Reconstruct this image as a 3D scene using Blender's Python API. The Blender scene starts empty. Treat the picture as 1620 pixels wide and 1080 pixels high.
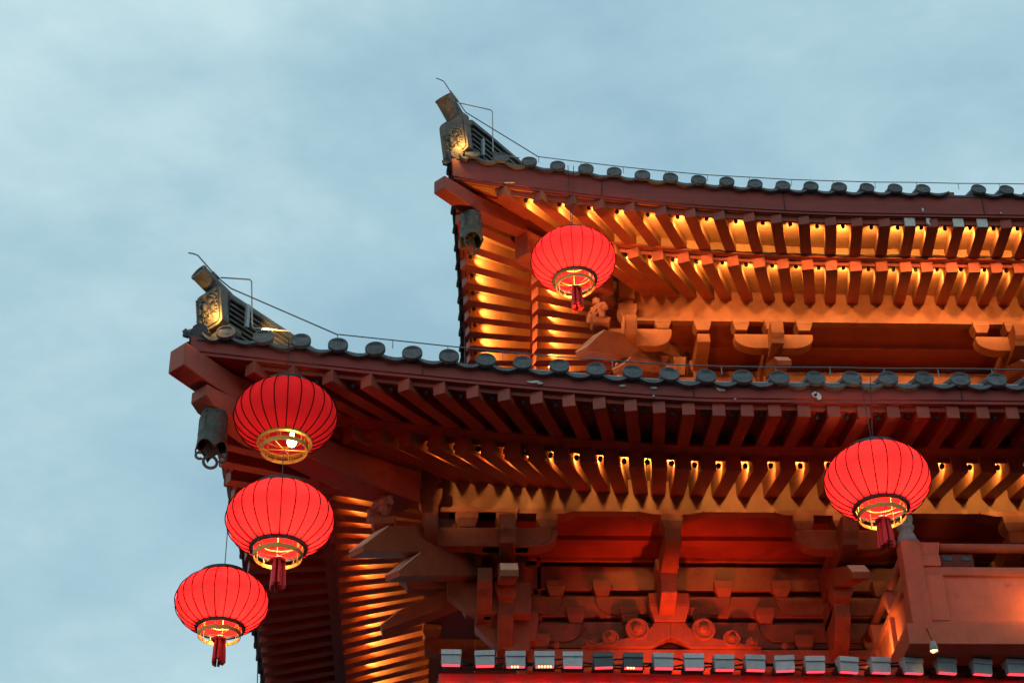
import bpy, bmesh, math, random
from mathutils import Vector, Matrix, noise
random.seed(7)
SC = bpy.context.scene
COL = SC.collection

# ------------------------------------------------------------------ camera
F_PX, PITCH, YAW, ROLL = 3000.0, math.radians(35), math.radians(3), math.radians(1.1)
EYE = Vector((0, 0, 1.6))
FWD = Vector((math.sin(YAW)*math.cos(PITCH), math.cos(YAW)*math.cos(PITCH), math.sin(PITCH)))
_r = Vector((math.cos(YAW), -math.sin(YAW), 0)); _u = _r.cross(FWD)
RGT = _r*math.cos(ROLL) - _u*math.sin(ROLL)
UPV = _u*math.cos(ROLL) + _r*math.sin(ROLL)
cam = bpy.data.cameras.new('camera'); cam_o = bpy.data.objects.new('camera', cam); COL.objects.link(cam_o)
cam.sensor_width = 36; cam.lens = 36*F_PX/1620; cam.clip_start = 0.1; cam.clip_end = 3000
m = Matrix.Identity(4)
for i in range(3):
    m[i][0] = RGT[i]; m[i][1] = UPV[i]; m[i][2] = -FWD[i]; m[i][3] = EYE[i]
cam_o.matrix_world = m
SC.camera = cam_o

# ------------------------------------------------------------------ sky, sun, exposure
SUN_EL, SUN_AZ = math.radians(8), math.radians(250)
w = bpy.data.worlds.new("World"); SC.world = w; w.use_nodes = True
nt = w.node_tree; nt.nodes.clear()
N = nt.nodes.new; L = nt.links.new
out = N('ShaderNodeOutputWorld'); bg = N('ShaderNodeBackground'); L(bg.outputs[0], out.inputs[0])
sky = N('ShaderNodeTexSky'); sky.sky_type = 'NISHITA'; sky.sun_disc = False
sky.sun_elevation = SUN_EL; sky.sun_rotation = SUN_AZ; sky.air_density = 1.5; sky.dust_density = 2
tc = N('ShaderNodeTexCoord'); mp = N('ShaderNodeMapping'); mp.inputs['Scale'].default_value = (1.0, 1.3, 2.0)
mp.inputs['Rotation'].default_value = (0.3, 0.2, 0.5)
L(tc.outputs['Generated'], mp.inputs[0])
n1 = N('ShaderNodeTexNoise'); n1.inputs['Scale'].default_value = 3.4; n1.inputs['Detail'].default_value = 7; n1.inputs['Roughness'].default_value = .52
n1.inputs['Distortion'].default_value = .35
n2 = N('ShaderNodeTexNoise'); n2.inputs['Scale'].default_value = 15; n2.inputs['Detail'].default_value = 6; n2.inputs['Roughness'].default_value = .6
L(mp.outputs[0], n1.inputs[0]); L(mp.outputs[0], n2.inputs[0])
mx = N('ShaderNodeMix'); mx.data_type = 'FLOAT'; mx.inputs[0].default_value = .22
L(n1.outputs[0], mx.inputs[2]); L(n2.outputs[0], mx.inputs[3])
cr = N('ShaderNodeValToRGB'); L(mx.outputs[0], cr.inputs[0])
e = cr.color_ramp.elements
e[0].position = .36; e[0].color = (.30, .49, .60, 1)
e[1].position = .65; e[1].color = (.56, .75, .80, 1)
x_ = e.new(.49); x_.color = (.39, .59, .68, 1)
sk = N('ShaderNodeMix'); sk.data_type = 'RGBA'; sk.blend_type = 'ADD'; sk.inputs[0].default_value = .02
L(cr.outputs[0], sk.inputs[6]); L(sky.outputs[0], sk.inputs[7]); L(sk.outputs[2], bg.inputs[0])
bg.inputs[1].default_value = 1.0
sun = bpy.data.lights.new('sun', 'SUN'); sun.energy = .2; sun.angle = math.radians(25); sun.color = (.85, .93, 1)
sun_o = bpy.data.objects.new('sun', sun); COL.objects.link(sun_o); sun_o.rotation_euler = (math.radians(55), 0, math.radians(-25))
SC.view_settings.view_transform = 'Standard'; SC.view_settings.look = 'None'
SC.view_settings.exposure = 0; SC.view_settings.gamma = 1; SC.view_settings.use_curve_mapping = False
SC.cycles.use_light_tree = True; SC.cycles.max_bounces = 6; SC.cycles.diffuse_bounces = 4
SC.cycles.use_denoising = True; SC.cycles.sample_clamp_indirect = 6; SC.cycles.caustics_reflective = False; SC.cycles.caustics_refractive = False

# ------------------------------------------------------------------ materials
def mat(name, col, rough=.6, var=.15, scale=6, bump=.1, metal=0, col2=None, c2_amt=.0, c2_scale=3, stretch=(1, 1, 1), spec=.35):
    m = bpy.data.materials.new(name); m.use_nodes = True
    t = m.node_tree; b = t.nodes['Principled BSDF']; T = t.nodes.new; K = t.links.new
    b.inputs['Roughness'].default_value = rough; b.inputs['Metallic'].default_value = metal
    b.inputs['Specular IOR Level'].default_value = spec
    g = T('ShaderNodeNewGeometry'); mp = T('ShaderNodeMapping'); mp.inputs['Scale'].default_value = stretch
    K(g.outputs['Position'], mp.inputs[0])
    n = T('ShaderNodeTexNoise'); n.inputs['Scale'].default_value = scale; n.inputs['Detail'].default_value = 8; n.inputs['Roughness'].default_value = .65
    K(mp.outputs[0], n.inputs[0])
    mr = T('ShaderNodeMapRange'); mr.inputs[1].default_value = .3; mr.inputs[2].default_value = .7
    mr.inputs[3].default_value = 1-var; mr.inputs[4].default_value = 1+var; K(n.outputs[0], mr.inputs[0])
    mu = T('ShaderNodeMix'); mu.data_type = 'RGBA'; mu.blend_type = 'MULTIPLY'; mu.inputs[0].default_value = 1
    mu.inputs[6].default_value = (*col, 1); K(mr.outputs[0], mu.inputs[7])
    last = mu.outputs[2]
    if col2:
        n2 = T('ShaderNodeTexNoise'); n2.inputs['Scale'].default_value = c2_scale; n2.inputs['Detail'].default_value = 9; n2.inputs['Roughness'].default_value = .7
        K(mp.outputs[0], n2.inputs[0])
        r2 = T('ShaderNodeMapRange'); r2.inputs[1].default_value = 1-c2_amt-.5+.0; r2.inputs[2].default_value = 1-c2_amt-.5+.08
        K(n2.outputs[0], r2.inputs[0])
        m2 = T('ShaderNodeMix'); m2.data_type = 'RGBA'; K(r2.outputs[0], m2.inputs[0]); K(last, m2.inputs[6]); m2.inputs[7].default_value = (*col2, 1)
        last = m2.outputs[2]
    ms = T('ShaderNodeMapping'); ms.inputs['Scale'].default_value = (9, 9, .9); K(g.outputs['Position'], ms.inputs[0])
    n3 = T('ShaderNodeTexNoise'); n3.inputs['Scale'].default_value = 2.2; n3.inputs['Detail'].default_value = 6; n3.inputs['Roughness'].default_value = .7; K(ms.outputs[0], n3.inputs[0])
    r3 = T('ShaderNodeMapRange'); r3.inputs[1].default_value = .32; r3.inputs[2].default_value = .68; r3.inputs[3].default_value = .93; r3.inputs[4].default_value = 1.05; K(n3.outputs[0], r3.inputs[0])
    m3 = T('ShaderNodeMix'); m3.data_type = 'RGBA'; m3.blend_type = 'MULTIPLY'; m3.inputs[0].default_value = 1; K(last, m3.inputs[6]); K(r3.outputs[0], m3.inputs[7]); last = m3.outputs[2]
    oi = T('ShaderNodeObjectInfo'); orr = T('ShaderNodeMapRange'); orr.inputs[3].default_value = .86; orr.inputs[4].default_value = 1.12; K(oi.outputs['Random'], orr.inputs[0])
    mo = T('ShaderNodeMix'); mo.data_type = 'RGBA'; mo.blend_type = 'MULTIPLY'; mo.inputs[0].default_value = 1; K(last, mo.inputs[6]); K(orr.outputs[0], mo.inputs[7]); last = mo.outputs[2]
    K(last, b.inputs['Base Color'])
    if bump:
        bp = T('ShaderNodeBump'); bp.inputs['Strength'].default_value = bump; bp.inputs['Distance'].default_value = .02
        K(n.outputs[0], bp.inputs['Height']); K(bp.outputs[0], b.inputs['Normal'])
    rr = T('ShaderNodeMapRange'); rr.inputs[3].default_value = rough-.1; rr.inputs[4].default_value = rough+.12; K(n.outputs[0], rr.inputs[0]); K(rr.outputs[0], b.inputs['Roughness'])
    return m
def emit(name, col, s):
    m = bpy.data.materials.new(name); m.use_nodes = True; t = m.node_tree; b = t.nodes['Principled BSDF']
    b.inputs['Base Color'].default_value = (*col, 1); b.inputs['Emission Color'].default_value = (*col, 1); b.inputs['Emission Strength'].default_value = s
    return m
M = {}
M['red'] = mat('red_paint', (.30, .052, .026), .5, .22, 3, .15, col2=(.24, .035, .025), c2_amt=-.08, c2_scale=2.2, stretch=(1, 1, 1.6))
M['fascia'] = mat('fascia_paint', (.27, .037, .024), .5, .25, 4, .15, col2=(.34, .075, .05), c2_amt=-.13, c2_scale=5, stretch=(.35, .35, 2.2))
M['ochre2'] = mat('rafter_cheek_ochre', (.38, .15, .055), .6, .2, 5, .12, col2=(.30, .08, .04), c2_amt=-.1, c2_scale=4)  # ochre for rafter sides; undersides stay red, lower flying rafters all red
M['purlin'] = mat('purlin_paint', (.30, .12, .05), .65, .15, 4, .12)
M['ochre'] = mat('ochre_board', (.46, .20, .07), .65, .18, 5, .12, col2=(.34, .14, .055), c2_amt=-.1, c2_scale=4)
M['wall'] = mat('wall_paint', (.36, .06, .035), .6, .2, 2, .12)
M['brown'] = mat('bracket_paint', (.30, .090, .036), .55, .22, 4, .2, col2=(.20, .05, .03), c2_amt=-.08, c2_scale=3)
M['cream'] = mat('cream_end', (.72, .52, .38), .6, .12, 12, .1)
M['tile'] = mat('grey_tile', (.105, .110, .114), .75, .35, 14, .5, col2=(.2, .2, .19), c2_amt=-.12, c2_scale=9)
M['ridge'] = mat('ridge_tile', (.15, .135, .12), .7, .35, 16, .5, col2=(.07, .065, .06), c2_amt=-.06, c2_scale=7)
M['rib'] = mat('rib_wire', (.035, .012, .010), .9, .1, 20, 0, spec=0)
M['iron'] = mat('dark_iron', (.05, .05, .05), .5, .4, 20, .3, metal=.5)
M['bell'] = mat('bell_bronze', (.085, .088, .075), .55, .35, 22, .4, metal=.35, col2=(.25, .22, .15), c2_amt=-.19, c2_scale=16)
M['steel'] = mat('wire_steel', (.22, .23, .24), .4, .2, 20, 0, metal=.8)
M['pipe'] = mat('grey_pipe', (.42, .43, .43), .5, .1, 20, 0, metal=.2)
M['cable'] = mat('black_cable', (.02, .02, .02), .6, .2, 20, 0)
M['flood'] = mat('grey_housing', (.46, .50, .50), .5, .12, 12, .1, col2=(.36, .38, .38), c2_amt=-.1, c2_scale=9)
M['flood2'] = mat('charcoal_housing', (.09, .105, .11), .5, .12, 12, .1)
M['finial'] = mat('stone_finial', (.27, .31, .31), .8, .25, 18, .5)
M['chip'] = mat('bare_plaster', (.62, .60, .54), .85, .25, 25, .6)
M['gold'] = mat('gold_trim', (.52, .30, .07), .5, .2, 30, .1, metal=.7)
M['balc'] = mat('balcony_paint', (.46, .115, .06), .6, .16, 4, .2, col2=(.33, .085, .055), c2_amt=-.1, c2_scale=3)
M['pave'] = mat('plaza_paving', (.05, .05, .052), .8, .2, .8, .2)
M['tassel'] = mat('tassel_silk', (.72, .03, .035), .55, .25, 60, .4)
M['carve'] = mat('carved_wood', (.40, .13, .075), .65, .3, 14, .5)
M['warm_lens'] = emit('warm_lens', (1, .62, .22), 6)
M['red_lens'] = emit('red_lens', (1, .06, .09), 1.6)
M['hot'] = emit('hot_led', (1, .45, .12), 9)
M['bulb'] = emit('bulb_glass', (1, .80, .42), 14)

def silk(lit):
    m = bpy.data.materials.new('lantern_silk'); m.use_nodes = True; t = m.node_tree; t.nodes.remove(t.nodes['Principled BSDF'])
    T = t.nodes.new; K = t.links.new; o = t.nodes['Material Output']
    d = T('ShaderNodeBsdfDiffuse'); tr = T('ShaderNodeBsdfTranslucent'); mx = T('ShaderNodeMixShader'); mx.inputs[0].default_value = .5
    g = T('ShaderNodeTexCoord'); n = T('ShaderNodeTexNoise'); n.inputs['Scale'].default_value = 7; n.inputs['Detail'].default_value = 6; K(g.outputs['Object'], n.inputs[0])
    r = T('ShaderNodeMapRange'); r.inputs[3].default_value = .82; r.inputs[4].default_value = 1.15; K(n.outputs[0], r.inputs[0])
    c = T('ShaderNodeMix'); c.data_type = 'RGBA'; c.blend_type = 'MULTIPLY'; c.inputs[0].default_value = 1; c.inputs[6].default_value = (.86, .030, .038, 1); K(r.outputs[0], c.inputs[7])
    K(c.outputs[2], d.inputs[0]); K(c.outputs[2], tr.inputs[0]); K(d.outputs[0], mx.inputs[1]); K(tr.outputs[0], mx.inputs[2])
    e = T('ShaderNodeEmission'); K(c.outputs[2], e.inputs[0]); e.inputs[1].default_value = lit
    a = T('ShaderNodeAddShader'); K(mx.outputs[0], a.inputs[0]); K(e.outputs[0], a.inputs[1]); K(a.outputs[0], o.inputs[0])
    return m
M['silk'] = silk(.38); M['silk_dim'] = silk(.13)

# ------------------------------------------------------------------ helpers
def W(px, py, Y):
    d = FWD*F_PX + RGT*(px-810) - UPV*(py-540)
    return Vector((0, 0, 1.6)) + d*(Y/d.y)
def empty(name, loc, label=None, cat=None, group=None):
    o = bpy.data.objects.new(name, None); COL.objects.link(o); o.location = loc; o.empty_display_size = .3
    tag(o, label, cat, group); return o
def tag(o, label=None, cat=None, group=None, kind=None):
    if label: o['label'] = label
    if cat: o['category'] = cat
    if group: o['group'] = group
    if kind: o['kind'] = kind
    return o
def wl(p):
    v = Vector((0, 0, 0))
    while p is not None:
        v += p.location; p = p.parent
    return v
class MB:
    """collects shapes in one bmesh; build() links it as one object"""
    def __init__(s): s.bm = bmesh.new()
    def face(s, pts):
        return s.bm.faces.new([s.bm.verts.new(p) for p in pts])
    def hexa(s, a, b):
        """a, b: two rings of n points, bottom and top"""
        va = [s.bm.verts.new(p) for p in a]; vb = [s.bm.verts.new(p) for p in b]; n = len(va)
        s.bm.faces.new(va[::-1]); s.bm.faces.new(vb)
        for i in range(n): s.bm.faces.new((va[i], va[(i+1) % n], vb[(i+1) % n], vb[i]))
    def box(s, x0, x1, y0, y1, z0, z1, T=None):
        T = T or (lambda a, b, c: (a, b, c))
        s.hexa([T(x0, y0, z0), T(x1, y0, z0), T(x1, y1, z0), T(x0, y1, z0)], [T(x0, y0, z1), T(x1, y0, z1), T(x1, y1, z1), T(x0, y1, z1)])
    def frus(s, x0, x1, y0, y1, z0, z1, t, T=None):
        """box whose bottom is narrower by t on every side"""
        T = T or (lambda a, b, c: (a, b, c))
        s.hexa([T(x0+t, y0+t, z0), T(x1-t, y0+t, z0), T(x1-t, y1-t, z0), T(x0+t, y1-t, z0)], [T(x0, y0, z1), T(x1, y0, z1), T(x1, y1, z1), T(x0, y1, z1)])
    def tube(s, pts, r, n=8, closed=False, cap=True):
        pts = [Vector(p) for p in pts]; rr = r if isinstance(r, (list, tuple)) else [r]*len(pts)
        rings = []; up = Vector((0, 0, 1)); k = len(pts)
        for i, p in enumerate(pts):
            a = pts[(i-1) % k] if (closed or i > 0) else p; b = pts[(i+1) % k] if (closed or i < k-1) else p
            d = (b-a).normalized()
            if i == 0:
                ref = Vector((0, 0, 1)) if abs(d.z) < .9 else Vector((1, 0, 0)); x = d.cross(ref).normalized()
            else:
                x = (x - d*x.dot(d)).normalized()
            y = d.cross(x)
            rings.append([s.bm.verts.new(p + (x*math.cos(2*math.pi*j/n)+y*math.sin(2*math.pi*j/n))*rr[i]) for j in range(n)])
        for i in range(k if closed else k-1):
            A, B = rings[i], rings[(i+1) % k]
            for j in range(n): s.bm.faces.new((A[j], A[(j+1) % n], B[(j+1) % n], B[j]))
        if cap and not closed:
            s.bm.faces.new(rings[0][::-1]); s.bm.faces.new(rings[-1])
    def lathe(s, prof, n=32, c=(0, 0, 0), axis=None, cap0=False, cap1=False, amp=None):
        """prof: (r, z)"""
        c = Vector(c)
        if axis is None: X, Y, Z = Vector((1, 0, 0)), Vector((0, 1, 0)), Vector((0, 0, 1))
        else:
            Z = Vector(axis).normalized(); X = Z.cross(Vector((0, 0, 1)) if abs(Z.z) < .9 else Vector((1, 0, 0))).normalized(); Y = Z.cross(X)
        R = []
        for (r, z) in prof:
            R.append([s.bm.verts.new(c + Z*z + (X*math.cos(2*math.pi*j/n)+Y*math.sin(2*math.pi*j/n))*r*(amp(j, z) if amp else 1)) for j in range(n)])
        for A, B in zip(R, R[1:]):
            for j in range(n): s.bm.faces.new((A[j], A[(j+1) % n], B[(j+1) % n], B[j]))
        if cap0: s.bm.faces.new(R[0][::-1])
        if cap1: s.bm.faces.new(R[-1])
    def prism(s, poly, a, b, T):
        """poly of (p, q) extruded from a to b; T(p, q, h) -> point"""
        s.hexa([T(p, q, a) for p, q in poly], [T(p, q, b) for p, q in poly])
    def build(s, name, material, parent=None, smooth=False, bevel=0, loc=None, solid=0):
        bm = s.bm
        bmesh.ops.recalc_face_normals(bm, faces=bm.faces)
        off = wl(parent) if parent is not None else Vector((0, 0, 0))
        if loc is not None: off = off + Vector(loc)
        bmesh.ops.translate(bm, verts=bm.verts, vec=-off)
        me = bpy.data.meshes.new(name); bm.to_mesh(me); bm.free()
        me.materials.append(M[material] if isinstance(material, str) else material)
        if smooth:
            for p in me.polygons: p.use_smooth = True
        o = bpy.data.objects.new(name, me); COL.objects.link(o)
        if parent is not None: o.parent = parent
        if loc is not None: o.location = loc
        if bevel:
            b = o.modifiers.new('bevel', 'BEVEL'); b.width = bevel; b.segments = 2; b.limit_method = 'ANGLE'; b.angle_limit = math.radians(40)
        return o
def light(kind, name, loc, parent, energy, col, direction=None, size=.03, cone=120, blend=.4):
    l = bpy.data.lights.new(name, kind); l.energy = energy; l.color = col
    if kind == 'SPOT': l.spot_size = math.radians(cone); l.spot_blend = blend
    if kind in ('SPOT', 'POINT'): l.shadow_soft_size = size
    o = bpy.data.objects.new(name, l); COL.objects.link(o)
    if parent is not None: o.parent = parent; o.location = Vector(loc) - wl(parent)
    else: o.location = loc
    if direction is not None: o.rotation_euler = Vector(direction).to_track_quat('-Z', 'Y').to_euler()
    return o
def lerp(tab, x):
    if x <= tab[0][0]: return tab[0][1]
    for (a, p), (b, q) in zip(tab, tab[1:]):
        if x <= b: return p + (q-p)*(x-a)/(b-a)
    return tab[-1][1]
ORD = ['first', 'second', 'third', 'fourth', 'fifth', 'sixth', 'seventh', 'eighth', 'ninth', 'tenth', 'eleventh', 'twelfth', 'thirteenth', 'fourteenth', 'fifteenth', 'sixteenth', 'seventeenth', 'eighteenth', 'nineteenth', 'twentieth', 'twenty-first', 'twenty-second', 'twenty-third', 'twenty-fourth', 'twenty-fifth', 'twenty-sixth', 'twenty-seventh', 'twenty-eighth', 'twenty-ninth', 'thirtieth', 'thirty-first', 'thirty-second', 'thirty-third', 'thirty-fourth', 'thirty-fifth', 'thirty-sixth']
AMBER = (1.0, .60, .20)

# ------------------------------------------------------------------ ground
g = MB(); g.face([(-400, -300, 0), (400, -300, 0), (400, 500, 0), (-400, 500, 0)])
tag(g.build('ground', 'pave'), kind='structure')

# ------------------------------------------------------------------ the tower
TW = empty('pagoda_tower', (6, 24, 0), 'red two-tiered Chinese tower with upturned tiled eaves, gold-lit rafters and bracket sets', 'tower')

class Roof:
    def __init__(r, **k): r.__dict__.update(k)
    def w(r, u): return max(0, 1-u/r.ul)
    def flare(r, u): return r.fl*r.w(u)**2
    def rise(r, u): return r.rs*r.w(u)**r.rp - .7*r.flare(u)
    def th(r, u): return math.radians(lerp(r.fan, u))
    def plan(r, u, t):                       # (s, d) in corner coordinates
        return (u + t*math.tan(r.th(u)), t - r.flare(u)*max(0, 1-t/3))
    def lift(r, u, t): return r.rise(u)*(1-.2*t)
    def zf(r, u, t): return r.z0 + t*math.tan(math.radians(11.5)) + r.lift(u, t)              # flying rafter bottom
    def ze(r, u, t): return r.z0 + .172 - r.eh + (r.te-1.05)*.2 + (t-r.te)*math.tan(math.radians(15.5)) + r.lift(u, t)   # eave rafter bottom
    def tmax(r, u, gap=.26):
        k = 1-math.tan(r.th(u))+r.flare(u)/3
        return max(0, (u+r.flare(u)-gap)/k)
    def T(r, side):
        if side == 'front': return lambda s, d, z: (r.xc+s, r.yc+d, z)
        return lambda s, d, z: (r.xc+d, r.yc+s, z)

LOWER = Roof(name='lower', xc=-2.13, yc=16.6, z0=12.318, ul=5.1, fl=.28, rs=.5, rp=1.3, eh=.20, ew=.168, fh=.15, fw=.135, hf=.22, dp=2.15, te=1.05, lt=(.90, 1.12),
             fan=[(0, 45), (1.5, 34), (2.9, 20), (4.6, 5.5), (5.3, 0)],
             us=[.26, .66, 1.06, 1.46, 1.85, 2.22, 2.57, 2.90, 3.24, 3.58, 3.90, 4.23, 4.53, 4.84, 5.16, 5.46, 5.75, 6.06]+[6.06+.317*i for i in range(1, 15)], du=0,
             usn=[.26, .66, 1.06, 1.42, 1.78, 2.12, 2.44, 2.76]+[2.76+.30*i for i in range(1, 16)], uend=11.0, uend_side=7.6, row='lower')
UPPER = Roof(name='upper', xc=.60, yc=20.0, z0=17.60, ul=5.4, fl=.26, rs=.46, rp=1.9, eh=.17, ew=.165, fh=.15, fw=.155, hf=.34, dp=2.25, te=.99, lt=(.925, 1.01),
             fan=[(0, 45), (1.5, 31), (2.9, 20), (4.9, 10.5), (7.3, 7), (10, 3)],
             us=[.33, .82, 1.25, 1.64, 2.06, 2.49, 2.89, 3.29, 3.70, 4.07, 4.45, 4.82, 5.18, 5.56, 5.91, 6.22, 6.58, 6.91, 7.24, 7.57, 7.9, 8.23, 8.56], du=0,
             usn=[.33, .82, 1.25, 1.64, 2.03, 2.40, 2.76, 3.10, 3.44, 3.78, 4.1, 4.42, 4.74, 5.06, 5.38, 5.7, 6.02], uend=11.0, uend_side=6.4, row='upper')

def rafter(R, side, u, t0, t1, zfun, wd, h, name, material, parent, cheek=None):
    T = R.T(side); k = 4
    m = MB(); rings = []
    for i in range(k+1):
        t = t0+(t1-t0)*i/k
        s, d = R.plan(u, t); s2, d2 = R.plan(u, t+.01)
        dv = Vector((s2-s, d2-d)).normalized(); nx, ny = dv.y, -dv.x
        z = zfun(u, t)
        ring = [T(s-nx*wd/2, d-ny*wd/2, z), T(s+nx*wd/2, d+ny*wd/2, z), T(s+nx*wd/2, d+ny*wd/2, z+h), T(s-nx*wd/2, d-ny*wd/2, z+h)]
        rings.append([m.bm.verts.new(p) for p in ring])
    for A, B in zip(rings, rings[1:]):
        for j in range(4):
            f = m.bm.faces.new((A[j], A[(j+1) % 4], B[(j+1) % 4], B[j]))
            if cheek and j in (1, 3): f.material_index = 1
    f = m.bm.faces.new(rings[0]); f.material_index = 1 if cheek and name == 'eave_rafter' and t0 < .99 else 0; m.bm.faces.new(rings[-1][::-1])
    o = m.build(name, material, parent, bevel=.006)
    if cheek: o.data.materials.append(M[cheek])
    return o

def samples(R, side):
    end = R.uend if side == 'front' else R.uend_side
    n = int(end/.12); u0 = -R.fl*1.06
    return [u0+(end-u0)*i/n for i in range(n+1)]

def strip(R, side, us, f_lo, f_hi):
    """closed strip; f(u) -> list of (t or (s,d)), z ring"""
    pass

def ringstrip(m, R, side, us, ringf):
    T = R.T(side); prev = None; first = None
    for u in us:
        pts = [T(s, d, z) for s, d, z in ringf(u)]
        cur = [m.bm.verts.new(p) for p in pts]
        if prev:
            n = len(cur)
            for j in range(n): m.bm.faces.new((prev[j], prev[(j+1) % n], cur[(j+1) % n], cur[j]))
        else: first = cur
        prev = cur
    m.bm.faces.new(first); m.bm.faces.new(prev[::-1])

def P3(R, u, t, z, du=0):
    s, d = R.plan(u, t); return (s+du, d, z)

def s_at(R, u, t): return R.plan(u, t)[0]

def roof(R):
    # boarding over the eave rafters is the roof part's own mesh
    m = MB()
    for side in ('front', 'side'):
        us = samples(R, side)
        def ring(u):
            tb = R.dp+.25; tt = min(tb, max(1.0, R.tmax(u, .1)))
            a = P3(R, u, 1.06, R.ze(u, 1.06)+R.eh); b = P3(R, u, tt, R.ze(u, tt)+R.eh)
            return [a, b, (b[0], b[1], b[2]+.035), (a[0], a[1], a[2]+.035)]
        ringstrip(m, R, side, us, ring)
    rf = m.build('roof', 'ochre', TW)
    tag(rf, 'upper roof tier with gold-lit rafters, set back above the other' if R is UPPER else 'lower roof tier with unlit dark outer rafters')
    # boarding over the flying rafters
    m = MB()
    for side in ('front', 'side'):
        def ring(u):
            tt = min(1.06, max(.1, R.tmax(u, .1)))
            a = P3(R, u, .0, R.zf(u, 0)+R.fh); b = P3(R, u, tt, R.zf(u, tt)+R.fh)
            return [a, b, (b[0], b[1], b[2]+.03), (a[0], a[1], a[2]+.03)]
        ringstrip(m, R, side, samples(R, side), ring)
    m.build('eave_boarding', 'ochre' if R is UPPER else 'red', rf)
    # closing board between the flying rafters, and the thin ledge below it
    m = MB(); m2 = MB()
    for side in ('front', 'side'):
        us = [u for u in samples(R, side) if R.tmax(u, .16) > 1.06]
        ringstrip(m, R, side, us, lambda u: [P3(R, u, R.te-.06, R.zf(u, .97)+.002), P3(R, u, R.te-.02, R.zf(u, .97)+.002), P3(R, u, R.te-.02, R.zf(u, 1.03)+R.fh+.01), P3(R, u, R.te-.06, R.zf(u, .99)+R.fh+.01)])
        l0, l1 = R.lt
        ringstrip(m2, R, side, us, lambda u: [P3(R, u, l0, R.ze(u, R.te)+R.eh+.004), P3(R, u, l1, R.ze(u, R.te)+R.eh+.004), P3(R, u, l1, R.zf(u, R.te-.02)), P3(R, u, l0, R.zf(u, R.te-.02)-.004)])
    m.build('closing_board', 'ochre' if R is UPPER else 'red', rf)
    m2.build('ledge_board', 'red', rf)
    # fascia with a lip along its foot, dark blocking between rafter ends
    m = MB(); mb = MB()
    for side in ('front', 'side'):
        us = samples(R, side)
        z = lambda u: R.zf(u, 0)+R.fh
        ringstrip(m, R, side, us, lambda u: [P3(R, u, -.035, z(u)+.004), P3(R, u, .05, z(u)+.004), P3(R, u, .05, z(u)+R.hf), P3(R, u, -.06, z(u)+R.hf), P3(R, u, -.05, z(u)+.045), P3(R, u, -.035, z(u)+.04)])
        bh = .085 if R is UPPER else .05
        ringstrip(mb, R, side, [u for u in us if u > .2], lambda u: [P3(R, u, .03, z(u)-bh), P3(R, u, .06, z(u)-bh), P3(R, u, .06, z(u)+.002), P3(R, u, .03, z(u)+.002)])
        ringstrip(mb, R, side, [u for u in us if R.tmax(u, .16) > 1.1], lambda u: [P3(R, u, R.te+.05, R.ze(u, R.te+.05)+R.eh-.06), P3(R, u, R.te+.08, R.ze(u, R.te+.08)+R.eh-.06), P3(R, u, R.te+.08, R.ze(u, R.te+.08)+R.eh+.02), P3(R, u, R.te+.05, R.ze(u, R.te+.05)+R.eh+.02)])
    fb = m.build('fascia_board', 'fascia', rf)
    mb.build('blocking_board', 'red', rf)
    m = MB(); T = R.T('front')
    for u in (2.05, 4.9, 7.75) if R is LOWER else (1.7, 4.2, 6.95, 9.4):
        s_, d_ = R.plan(u, 0); z_ = R.zf(u, 0)+R.fh; m.box(s_-.004, s_+.004, d_-.066, d_+.0, z_+.05, z_+R.hf-.01, T)
    m.build('board_joints', 'cable', fb)
    # rafters
    for side in ('front', 'side'):
        for i, u in enumerate(R.us if side == 'front' else R.usn):
            tm = R.tmax(u)
            ew = R.ew*(.90 if (side == 'side' or u < 2.4) and R is LOWER else 1)
            if tm > .15: 
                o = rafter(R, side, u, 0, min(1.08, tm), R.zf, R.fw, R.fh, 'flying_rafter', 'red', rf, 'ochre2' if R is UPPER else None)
                if side == 'front' and R is UPPER and i in (14, 15, 16, 17) :
                    T = R.T(side); s, d = R.plan(u, 0); z = R.zf(u, 0); c = MB()
                    if i == 15: c.prism([(s-.078, z+.06), (s-.03, z+.02), (s-.045, z+.09), (s-.02, z+.14), (s-.078, z+.148)], d-.012, d+.02, lambda p, q, h: T(p, h, q))
                    else: c.box(s-.072, s+.07, d-.012, d+.02, z+.006, z+.146, T)
                    tag(c.build('rafter_end_patch', 'chip', rf), 'bare grey plaster on a rafter end that lost its paint')
            if tm > 1.2:
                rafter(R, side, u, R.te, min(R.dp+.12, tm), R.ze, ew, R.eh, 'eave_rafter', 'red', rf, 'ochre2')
    # purlin board on which the rafters land
    for side in ('front', 'side'):
        m = MB(); T = R.T(side)
        us = [u for u in samples(R, side) if s_at(R, u, R.dp) >= R.dp-.05]
        tab = [(s_at(R, u, R.dp), R.ze(u, R.dp)) for u in us]
        send = R.uend if side == 'front' else R.uend_side
        zb = R.zb
        n = 60; S = [R.dp+(send-R.dp)*i/n for i in range(n+1)]
        prev = None
        m3 = MB()
        def rg(s): 
            zt = lerp(tab, s)+R.eh-.004
            return [(s, R.dp, zb), (s, R.dp+.12, zb), (s, R.dp+.12, zt), (s, R.dp, zt)]
        prev = None
        for s in S:
            cur = [m.bm.verts.new(T(*p)) for p in rg(s)]
            if prev:
                for j in range(4): m.bm.faces.new((prev[j], prev[(j+1) % 4], cur[(j+1) % 4], cur[j]))
            else: m.bm.faces.new(cur)
            prev = cur
        m.bm.faces.new(prev[::-1])
        m.build('purlin_board', 'purlin' if R is LOWER else 'brown', rf)
        # red soffit from the purlin back to the wall
        fs = side == 'front'; m = MB(); m.box(R.dp+(.125 if fs else 1.405), send, R.dp+.122, R.dp+1.4, zb+.03, zb+.07, T); m.box(R.dp+(.62 if fs else .765), send, R.dp+.62, R.dp+.76, zb-.03, zb+.028, T)
        m.build('soffit', 'red', rf)
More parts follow.
